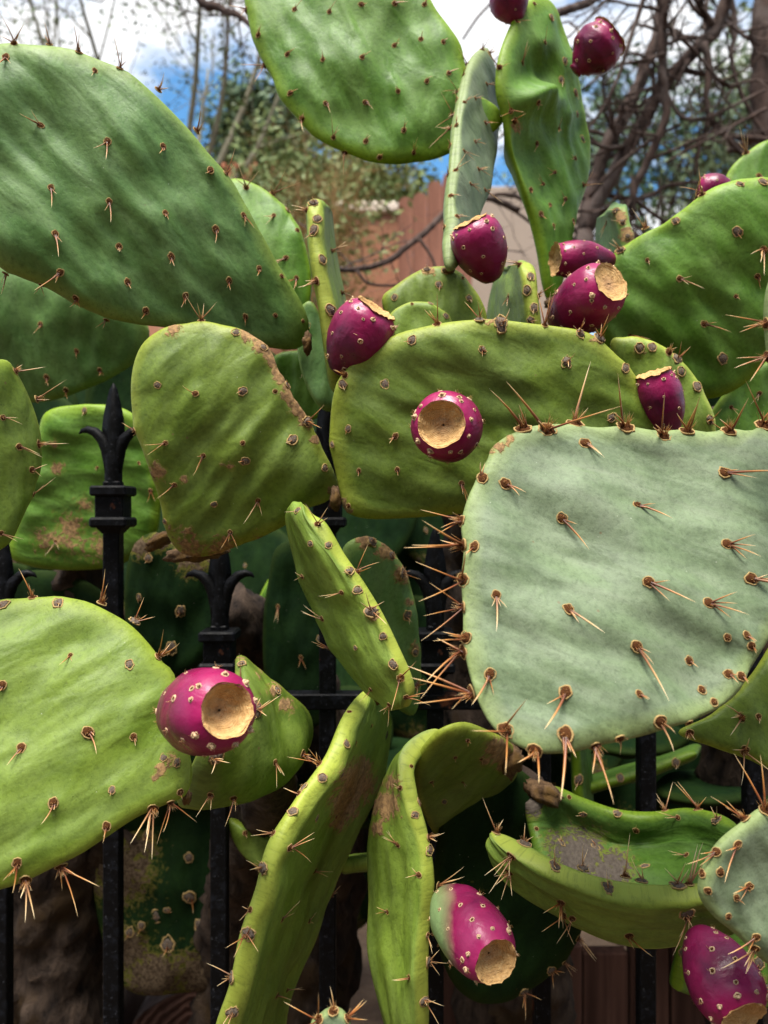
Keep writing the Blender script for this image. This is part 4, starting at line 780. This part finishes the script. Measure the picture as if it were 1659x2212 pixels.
# -- filler pads added deep inside the thicket to block light and darken it
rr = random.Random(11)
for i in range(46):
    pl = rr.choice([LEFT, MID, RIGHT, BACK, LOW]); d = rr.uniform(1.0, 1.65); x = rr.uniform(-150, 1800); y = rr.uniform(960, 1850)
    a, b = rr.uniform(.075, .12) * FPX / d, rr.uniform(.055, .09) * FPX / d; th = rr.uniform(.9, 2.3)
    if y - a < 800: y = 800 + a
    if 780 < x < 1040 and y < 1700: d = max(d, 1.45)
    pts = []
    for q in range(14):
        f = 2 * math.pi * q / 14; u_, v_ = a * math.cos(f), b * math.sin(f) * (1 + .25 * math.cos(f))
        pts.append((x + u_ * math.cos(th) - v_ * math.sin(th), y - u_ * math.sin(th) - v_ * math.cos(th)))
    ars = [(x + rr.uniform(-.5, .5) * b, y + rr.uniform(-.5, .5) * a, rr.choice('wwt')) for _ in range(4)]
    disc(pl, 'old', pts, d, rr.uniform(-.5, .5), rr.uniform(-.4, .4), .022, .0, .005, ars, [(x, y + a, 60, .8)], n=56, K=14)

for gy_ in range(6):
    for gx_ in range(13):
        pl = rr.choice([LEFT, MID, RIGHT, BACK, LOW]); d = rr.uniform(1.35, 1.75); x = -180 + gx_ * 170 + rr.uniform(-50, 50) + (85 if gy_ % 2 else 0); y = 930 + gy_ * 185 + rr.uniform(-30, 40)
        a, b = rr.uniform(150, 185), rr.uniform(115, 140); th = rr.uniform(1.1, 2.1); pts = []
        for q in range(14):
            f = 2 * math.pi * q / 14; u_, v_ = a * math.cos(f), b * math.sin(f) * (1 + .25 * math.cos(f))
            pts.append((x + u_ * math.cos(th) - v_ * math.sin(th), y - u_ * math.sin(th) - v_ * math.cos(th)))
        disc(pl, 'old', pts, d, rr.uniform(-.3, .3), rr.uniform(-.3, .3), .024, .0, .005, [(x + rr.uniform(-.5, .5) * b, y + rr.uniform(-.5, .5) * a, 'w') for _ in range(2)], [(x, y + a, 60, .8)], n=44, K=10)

for i in range(13):                                   # nearly level pads added as a roof to shade the space behind the pickets
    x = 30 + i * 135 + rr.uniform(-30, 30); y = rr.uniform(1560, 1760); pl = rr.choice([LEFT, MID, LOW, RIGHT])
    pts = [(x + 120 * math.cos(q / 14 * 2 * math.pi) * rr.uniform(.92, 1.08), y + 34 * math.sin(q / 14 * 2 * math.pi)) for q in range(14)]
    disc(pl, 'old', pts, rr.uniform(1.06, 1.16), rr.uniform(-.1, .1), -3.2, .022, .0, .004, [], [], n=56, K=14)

def joint(pl, x, y, d, rx, ry, rot=0.0, k=20, m=14):
    """lumpy woody node where one pad grows from another"""
    c = P(x, y, d); s = d / FPX; v = []; a_ = math.radians(rot)
    for i in range(m + 1):
        ph = math.pi * i / m
        for j in range(k):
            th = 2 * math.pi * j / k; q = np.array([math.sin(ph) * math.cos(th), math.sin(ph) * math.sin(th), math.cos(ph)])
            r = 1 + .35 * mnoise.noise(Vector(q * 2.2) + Vector((x * .1, y * .1, 0))) + .22 * mnoise.noise(Vector(q * 6) + Vector((x, y, 0)))
            X, Z = q[0] * rx * s * r, q[2] * ry * s * r
            v.append(c + np.array([X * math.cos(a_) - Z * math.sin(a_), q[1] * min(.014, (rx + ry) / 2 * s) * r, X * math.sin(a_) + Z * math.cos(a_)]))
    f = [(i * k + j, i * k + (j + 1) % k, (i + 1) * k + (j + 1) % k, (i + 1) * k + j) for i in range(m) for j in range(k)]
    put_mesh('joint', v, [q[::-1] for q in f], M['joint'], pl)
joint(MID, 726, 1076, .712, 12, 26, 0); joint(MID, 420, 1196, .75, 66, 17, 6); joint(MID, 345, 1168, .84, 34, 15, 30)
joint(LEFT, 664, 742, .735, 10, 24, 0); joint(LOW, 1172, 1712, .752, 44, 22, -25); joint(LOW, 1104, 1640, .745, 26, 32, 0)
joint(BACK, 968, 585, .795, 13, 7, 0); joint(LOW, 404, 1722, .60, 10, 16, 0); joint(BACK, 1190, 655, .90, 14, 12, 0); joint(LOW, 815, 1505, .735, 34, 14, 20)

# ------------------------------------------------------------------ logs and bed boards behind the fence
def log(px, d, r, ln, label, seed):
    c = np.array([P(px, 0, d)[0], d, r]); mb = MB(); n = 40; ks = 9; v = []
    for i in range(ks):
        for j in range(n):
            a = 2 * math.pi * j / n; q = 1 + .05 * mnoise.noise(Vector((math.cos(a) * 1.5 + seed, math.sin(a) * 1.5, i * .25))) + .02 * mnoise.noise(Vector((math.cos(a) * 9, math.sin(a) * 9, seed)))
            v.append((c[0] + r * q * math.cos(a), c[1] + ln * i / (ks - 1), c[2] + r * q * math.sin(a)))
    f = [(i * n + j, i * n + (j + 1) % n, (i + 1) * n + (j + 1) % n, (i + 1) * n + j) for i in range(ks - 1) for j in range(n)]
    root = empty('log', (c[0], c[1], 0)); tag(root, label, 'log', 'logs lying behind the fence')
    mb.add(v, [q[::-1] for q in f], 0); mb.build('bark', M['mesquite'], root)
    e = MB(); e.add([(c[0], c[1] - .004, c[2])] + [(p[0], p[1] - .004 + .003 * mnoise.noise(Vector(p) * 20), p[2]) for p in v[:n]], [(0, 1 + (j + 1) % n, 1 + j) for j in range(n)], 0)
    o = e.build('cut_end', M['rings'], root, False, origin=(c[0] + .02, c[1], c[2] + .01))
log(20, 1.25, .150, .5, 'thick cut log with growth rings on its end, lying beside a second thinner log', 1)
log(440, 1.30, .138, .45, 'thinner cut log with growth rings, lying below the scarred cactus trunk', 2)

root = empty('raised_bed_edge', (0.35, 1.22, 0)); tag(root, 'row of weathered brown upright boards edging the bed behind the pickets', 'garden edging')
x = .06
while x < .66:
    wd = random.uniform(.026, .036); hgt = random.uniform(.375, .405); mb = MB()
    mb.box((x + wd, 1.22 + random.uniform(-.004, .004), hgt / 2 - .01), (wd - .0012, .012, hgt / 2 + .01), 0, .002)
    mb.build('board', M['bedwood'], root, False); x += 2 * wd + .001

# ------------------------------------------------------------------ walls and house behind
def wall(name, label, x0, x1, ytop, d, mat, depth=.2, cap=None, cat='wall'):
    r = empty(name, (P((x0 + x1) / 2, 0, d)[0], d, 0)); tag(r, label, cat)
    a, b = P(x0, ytop, d), P(x1, ytop, d); mb = MB(); z = a[2]
    mb.box(((a[0] + b[0]) / 2, d + depth / 2, z / 2), ((b[0] - a[0]) / 2, depth / 2, z / 2), 0, .01); mb.build('wall_body', M[mat], r, False)
    if cap:
        mb = MB(); mb.box(((a[0] + b[0]) / 2, d + depth / 2, z + .032), ((b[0] - a[0]) / 2 + .02, depth / 2 + .03, .032), 0, .012); mb.build('coping', M[cap], r, False)
    return r
wall('garden_wall', 'brown plaster garden wall with pale coping beside the terracotta plank fence', 380, 868, 462, 4.4, 'adobe', .2, 'cream')
wall('boundary_wall', 'plain beige wall seen through the bare mesquite branches', 985, 1262, 402, 6.4, 'beige', .25)
# plank fence stepping up, rounded tops
root = empty('plank_fence', (P(920, 0, 4.2)[0], 4.2, 0)); tag(root, 'terracotta plank fence with rounded tops stepping upward', 'fence')
px = 860; tops = [425, 416, 390, 372, 352]
for i, ty in enumerate(tops):
    w2 = 15.5 * 4.2 / FPX; xc = P(px + 16, ty, 4.2)[0]; zt = P(0, ty, 4.2)[2]; mb = MB(); v = []
    prof = [(-w2, 0), (w2, 0), (w2, zt - w2)] + [(w2 * math.cos(a), zt - w2 + w2 * math.sin(a)) for a in np.linspace(.3, math.pi - .3, 7)] + [(-w2, zt - w2)]
    n = len(prof); v = [(xc + p_[0], 4.2, p_[1]) for p_ in prof] + [(xc + p_[0], 4.24, p_[1]) for p_ in prof]
    f = [tuple(range(n)), tuple(range(2 * n - 1, n - 1, -1))] + [(j, j + n, (j + 1) % n + n, (j + 1) % n) for j in range(n)]
    mb.add(v, f); mb.build('plank', M['plank'], root, False); px += 32
# low adobe house with tiled roof edge
hd = 9.0; root = empty('adobe_house', (P(560, 0, hd)[0], hd, 0)); tag(root, 'low adobe house with red clay roof half hidden by desert shrubs', 'house')
a, b = P(300, 402, hd), P(760, 402, hd)
mb = MB(); mb.box(((a[0] + b[0]) / 2, hd + 2, a[2] / 2), ((b[0] - a[0]) / 2, 2, a[2] / 2), 0, .02); mb.build('wall_body', M['adobe'], root, False)
mb = MB(); z1, z0 = P(0, 318, hd)[2], P(0, 395, hd)[2]
v = [(a[0] - .3, hd - .35, z0), (b[0] + .3, hd - .35, z0), (b[0] - .2, hd + 1.9, z1 + .35), (a[0] + .2, hd + 1.9, z1 + .35), (a[0] - .3, hd + 4.3, z0), (b[0] + .3, hd + 4.3, z0)]
v += [(p_[0], p_[1], p_[2] - .12) for p_ in v]
mb.add(v, [(0, 1, 2, 3), (3, 2, 5, 4), (0, 3, 4), (1, 5, 2), (6, 9, 8, 7), (9, 10, 11, 8), (0, 6, 7, 1), (4, 5, 11, 10), (0, 4, 10, 6), (1, 7, 11, 5)]); rf = mb.build('roof', M['rooftile'], root, False)
for i in range(26):                                   # tile courses proud of the slope
    xx = a[0] - .25 + (b[0] - a[0] + .5) * i / 25; t0 = np.array([xx, hd - .37, z0 + .02]); t1 = np.array([xx * .93 + .07 * (a[0] + b[0]) / 2, hd + 1.9, z1 + .37])
    m2 = MB(); m2.tube([t0, t1], .045, 8); m2.build('tile', M['rooftile'], rf)
mb = MB(); mb.box((P(640, 0, hd)[0], hd - .01, 1.5), (.35, .02, .45), 0, .005); wv_ = mb.build('window', M['glass'], root, False)
mb = MB(); c0 = P(640, 0, hd)[0]
for q in ((c0 - .38, 1.5, .03, .5), (c0 + .38, 1.5, .03, .5), (c0, 1.98, .41, .03), (c0, 1.02, .41, .03), (c0, 1.5, .018, .45)): mb.box((q[0], hd - .035, q[1]), (q[2], .025, q[3]), 0, .004)
mb.build('window_frame', M['cream'], wv_, False)

# ------------------------------------------------------------------ trees
class Tree:
    def __init__(s, seed): s.w = MB(); s.tips = []; s.r = random.Random(seed)
    def limb(s, pts, r0, r1, n=7):
        pts = np.asarray(pts, float); u = np.linspace(0, 1, max(8, len(pts) * 4)); q = crom_open(pts, u)
        q[1:-1] += np.array([[s.r.gauss(0, 1) for _ in range(3)] for _ in range(len(q) - 2)]) * r0 * .10
        s.w.tube(q, np.linspace(r0, r1, len(u)), n); return q
    def twigs(s, p, d, ln, r, lvl, spread=.7, droop=0.0, kids=(3, 5)):
        d = np.asarray(d, float); d /= np.linalg.norm(d); k = 5; pts = [np.asarray(p, float)]
        for i in range(k):
            d = d + np.array([s.r.gauss(0, .16) for _ in range(3)]) + np.array([0, 0, -droop]); d /= np.linalg.norm(d); pts.append(pts[-1] + d * ln / k)
        s.w.tube(pts, np.linspace(r, r * .55, k + 1), 5 if lvl else 4, caps=False)
        if lvl == 0: s.tips += pts[1:]; return
        for i in range(s.r.randint(*kids)):
            j = s.r.randint(1, k); nd = d + np.array([s.r.gauss(0, spread) for _ in range(3)])
            s.twigs(pts[j], nd, ln * s.r.uniform(.45, .75), r * .55, lvl - 1, spread, droop, kids)
        s.tips.append(pts[-1])
    def leaves(s, n, size, scatter, seed=0, box=None):
        g = np.random.default_rng(seed); t = np.array(s.tips); p = t[g.integers(0, len(t), n)] + g.normal(size=(n, 3)) * scatter
        a = nrm(g.normal(size=(n, 3))); b = nrm(np.cross(a, g.normal(size=(n, 3)))); sz = size * g.uniform(.5, 1.3, (n, 1))
        v = np.stack([p - a * sz, p + b * sz * .42, p + a * sz, p - b * sz * .42], 1).reshape(-1, 3)
        return v, np.arange(4 * n).reshape(n, 4)
    def build(s, name, loc, label, cat, wood, leafm, nleaf, size, scatter, group=None):
        root = empty(name, loc); tag(root, label, cat, group); s.w.build('trunk', wood, root)
        if nleaf:
            v, f = s.leaves(nleaf, size, scatter, s.r.randint(0, 999)); put_mesh('crown', v, f.tolist(), leafm, root, False)
        return root

def bg_tree(name, label, px, d, ytop, ybot, halfw, wood, leafm, nleaf, size, seed, cat='tree', r0=.06, scatter=.12, nl=9, droop=.0, nt=6, lv=2):
    t = Tree(seed); base = P(px, 0, d); base[2] = 0; zt = P(0, ytop, d)[2]; zb = max(P(0, ybot, d)[2], .25); W = halfw * d / FPX
    fork = base + np.array([t.r.uniform(-.1, .1) * W, 0, zb]); t.limb([base + [0, 0, -.05], base + [0, 0, zb * .5], fork], r0, r0 * .75)
    for i in range(nl):
        a = 2 * math.pi * i / nl + t.r.uniform(-.3, .3); q = t.r.uniform(.45, 1.0); end = fork + np.array([math.cos(a) * W * q * .75, math.sin(a) * W * q * .6, (zt - zb) * t.r.uniform(.35, .85)])
        mid = (fork + end) / 2 + np.array([math.cos(a) * W * .12, 0, .05]); l = t.limb([fork, mid, end], r0 * .5, r0 * .16, 6)
        for j in range(nt): t.twigs(l[t.r.randint(len(l) // 3, len(l) - 1)], end - fork + np.array([t.r.gauss(0, .5) for _ in range(3)]) * W, (zt - zb) * .30, r0 * .12, lv, .8, droop)
    return t.build(name, tuple(base), label, cat, wood, leafm, nleaf, size, scatter)

bg_tree('palo_verde_tree', 'feathery fine-leaved desert tree with thin upright grey trunk behind the broad cactus pad', 395, 4.6, -420, 560, 470, M['paloverde'], M['leaf_grey'], 3600, .018, 3, r0=.045, nl=9, scatter=.10, nt=4, lv=1)
bg_tree('evergreen_tree', 'dense dark green round tree rising over the adobe house', 572, 11.5, 215, 470, 62, M['mesquite'], M['leaf_dark'], 9000, .07, 5, r0=.12, scatter=.16)
bg_tree('desert_shrub', 'olive green shrub with dry stems growing behind the garden wall', 745, 5.4, 300, 640, 190, M['leaf_dry'], M['leaf_mid'], 12000, .030, 8, 'shrub', .03, .09, 12)
bg_tree('dry_shrub', 'dry tan twiggy shrub in front of the garden wall', 700, 3.4, 330, 800, 110, M['leaf_dry'], M['leaf_mid'], 900, .018, 21, 'shrub', .012, .06, 12)
bg_tree('leafy_tree', 'blurred dark leafy tree behind the bare boughs, trunk hidden by the beige wall', 1440, 8.5, 110, 560, 250, M['mesquite'], M['leaf_dark'], 6500, .05, 13, r0=.08, scatter=.22, nl=9, nt=4, lv=1)
bg_tree('olive_tree', 'grey-green leafy tree growing beside the thick dark mesquite trunk', 1680, 7.0, 90, 560, 200, M['mesquite'], M['leaf_grey'], 5000, .045, 17, r0=.07, scatter=.2, nl=8, nt=4, lv=1)

bg_tree('thorn_bush', 'brown-green thorny bush in front of the garden wall', 600, 3.9, 330, 760, 150, M['leaf_dry'], M['leaf_mid'], 5200, .022, 23, 'shrub', .016, .07, 11)
# leafy trees added behind the camera, out of view, to block sky light
for i, (sx, sy, lab) in enumerate(((-3.4, -4.6, 'broad leafy tree added out of view to block sky light, at the end of its row'), (.6, -5.2, 'tall leafy tree added out of view to block sky light, between two broader ones'), (4.2, -4.4, 'spreading leafy tree added out of view to block sky light, facing the blue-green cactus'))):
    t = Tree(60 + i); base = np.array([sx, sy, 0.0]); fork = base + [0, 0, 1.1]; t.limb([base - [0, 0, .05], base + [.05, 0, .6], fork], .16, .12)
    for j in range(12):
        a = 2 * math.pi * j / 12; end = fork + np.array([math.cos(a) * t.r.uniform(.8, 2.2), math.sin(a) * t.r.uniform(.8, 1.6), t.r.uniform(.3, 3.6)])
        l = t.limb([fork, (fork + end) / 2 + [0, 0, .2], end], .07, .025, 6)
        for _ in range(5): t.twigs(l[t.r.randint(len(l) // 3, len(l) - 1)], np.array([t.r.gauss(0, 1) for _ in range(3)]), .9, .014, 1, .8)
    t.build('added_sky_block_tree', tuple(base), lab, 'tree', M['mesquite'], M['leaf_dark'], 11000, .115, .22, 'unseen trees added to block sky light')
# the leafless mesquite: boughs followed from the photograph
t = Tree(31); D0 = 2.35
def bough(pts, w0, w1, d=D0, dd=0.0, tw=3, n=8):
    k_ = len(pts); q = t.limb([P(x, y, d + dd * i / max(1, k_ - 1)) for i, (x, y) in enumerate(pts)], w0 * .40 / FPX * d, w1 * .40 / FPX * d, n)
    for _ in range(int(tw * 1.6)):
        j = t.r.randint(3, len(q) - 1); t.twigs(q[j], np.array([t.r.gauss(0, 1), t.r.gauss(0, .5), t.r.gauss(.1, .8)]), t.r.uniform(.10, .24), w1 / 2 / FPX * d * t.r.uniform(.25, .45), 2, .75, .0, (2, 3))
gx_ = P(1230, 0, D0); zg = CY + CAMZ / D0 * FPX
bough([(1225, zg + 5), (1235, 1300), (1240, 800), (1262, 500)], 80, 52, tw=0)
bough([(1262, 500), (1276, 428), (1305, 330), (1341, 260), (1378, 183), (1412, 100), (1427, 30), (1440, -80)], 44, 28, D0, .1, 8)
bough([(1262, 505), (1300, 420), (1352, 325), (1400, 245), (1445, 171), (1506, 104), (1555, 50), (1580, -60)], 40, 34, D0, -.1, 9)
bough([(1366, 470), (1369, 412), (1390, 367), (1418, 305), (1439, 250), (1436, 199), (1430, 153), (1431, 76), (1436, 0), (1440, -60)], 20, 26, D0 - .15, -.05, 8)
bough([(1366, 470), (1300, 520), (1255, 560)], 20, 24, D0 - .15, .1, 0)
bough([(1519, 95), (1531, 147), (1525, 214), (1531, 260), (1512, 310), (1500, 380)], 22, 9, D0 - .1, 0, 5)
bough([(1400, -40), (1390, 0), (1366, 70), (1350, 122), (1335, 168), (1311, 220), (1285, 260), (1268, 280)], 15, 7, D0 - .2, 0, 5)
bough([(1180, 40), (1201, 30), (1244, 15), (1280, 0), (1350, -50)], 22, 26, D0 - .3, .2, 1)
bough([(1225, 82), (1260, 50), (1310, 0), (1330, -30)], 5, 8, D0 - .3, 0, 0)
bough([(1436, 116), (1390, 131), (1341, 140), (1305, 159), (1256, 195)], 12, 6, D0 - .2, 0, 3)
bough([(1531, 258), (1558, 284), (1598, 327), (1640, 360)], 16, 12, D0 - .1, 0, 3)
bough([(1436, 190), (1455, 230), (1475, 254), (1520, 257), (1560, 240), (1653, 195)], 12, 9, D0 - .12, 0, 4)
bough([(1655, 235), (1580, 275), (1503, 315), (1440, 350)], 11, 6, D0 - .2, 0, 3)
bough([(1274, 425), (1320, 370), (1366, 333), (1421, 293), (1470, 270)], 12, 9, D0 - .1, 0, 3)
bough([(1450, 110), (1458, 64), (1480, 80), (1503, 97)], 7, 6, D0 - .1, 0, 1)
bough([(1300, 420), (1380, 430), (1450, 400), (1520, 395), (1600, 420)], 16, 9, D0, .2, 4)
bough([(1262, 510), (1200, 470), (1130, 430), (1070, 420), (1010, 440)], 16, 8, D0, -.1, 6)
bough([(1262, 520), (1180, 500), (1100, 450), (1040, 425)], 12, 6, D0 + .05, 0, 5)
bough([(1120, 455), (1060, 430), (1000, 440), (948, 471), (920, 502), (881, 530), (843, 561), (804, 576), (761, 582), (728, 580)], 18, 13, D0 - .1, -.35, 2)
bough([(905, 515), (935, 560), (945, 610), (940, 650)], 9, 5, D0 - .35, 0, 1)
bough([(770, 584), (796, 612), (854, 616), (900, 600)], 9, 6, D0 - .45, 0, 2)
bough([(1060, 180), (1120, 250), (1040, 330)], 8, 5, D0 - .1, 0, 2)
bough([(1655, -60), (1648, 60), (1650, 180), (1655, 330), (1660, 700), (1650, zg + 5)], 56, 84, D0 + .15, 0, 4, 10)
bough([(1655, 300), (1600, 200), (1580, 120), (1590, 60), (1570, -40)], 10, 16, D0 + .1, 0, 5)
bough([(1000, 85), (1030, 40), (1065, 0), (1100, -60)], 6, 8, D0 - .2, 0, 0)
bough([(1100, -60), (1240, -100), (1400, -60)], 10, 14, D0 - .2, 0, 0)
t.build('mesquite_tree', (gx_[0], D0, 0), 'leafless mesquite tree with thick dark crooked boughs against the sky', 'tree', M['mesquite'], None, 0, 0, 0)

# thin bough reaching in over the broad pad
t = Tree(47)
q = t.limb([P(300, -300, 3.0), P(420, -20, 2.9), P(480, 18, 2.85), P(530, 45, 2.8), P(590, 110, 2.75)], .022, .007)
q2 = t.limb([P(-140, 2000, 3.2) * np.array([1, 1, 0]), P(-160, 1200, 3.2), P(-170, 200, 3.1), P(60, -330, 3.05), P(300, -300, 3.0)], .05, .022)
for j in range(10): t.twigs(q[t.r.randint(4, len(q) - 1)], np.array([t.r.gauss(0, 1), t.r.gauss(0, .4), t.r.gauss(0, 1)]), .3, .004, 1, .7)
for j in range(6): t.twigs(q2[t.r.randint(len(q2) // 2, len(q2) - 1)], np.array([t.r.gauss(.6, 1), t.r.gauss(0, .4), t.r.gauss(.2, .7)]), .7, .006, 2, .6)
t.build('acacia_tree', tuple(P(-140, 2000, 3.2) * np.array([1, 1, 0])), 'slender acacia with thin dark twigs reaching above the broad smooth pad', 'tree', M['mesquite'], M['leaf_grey'], 1200, .012, .05)
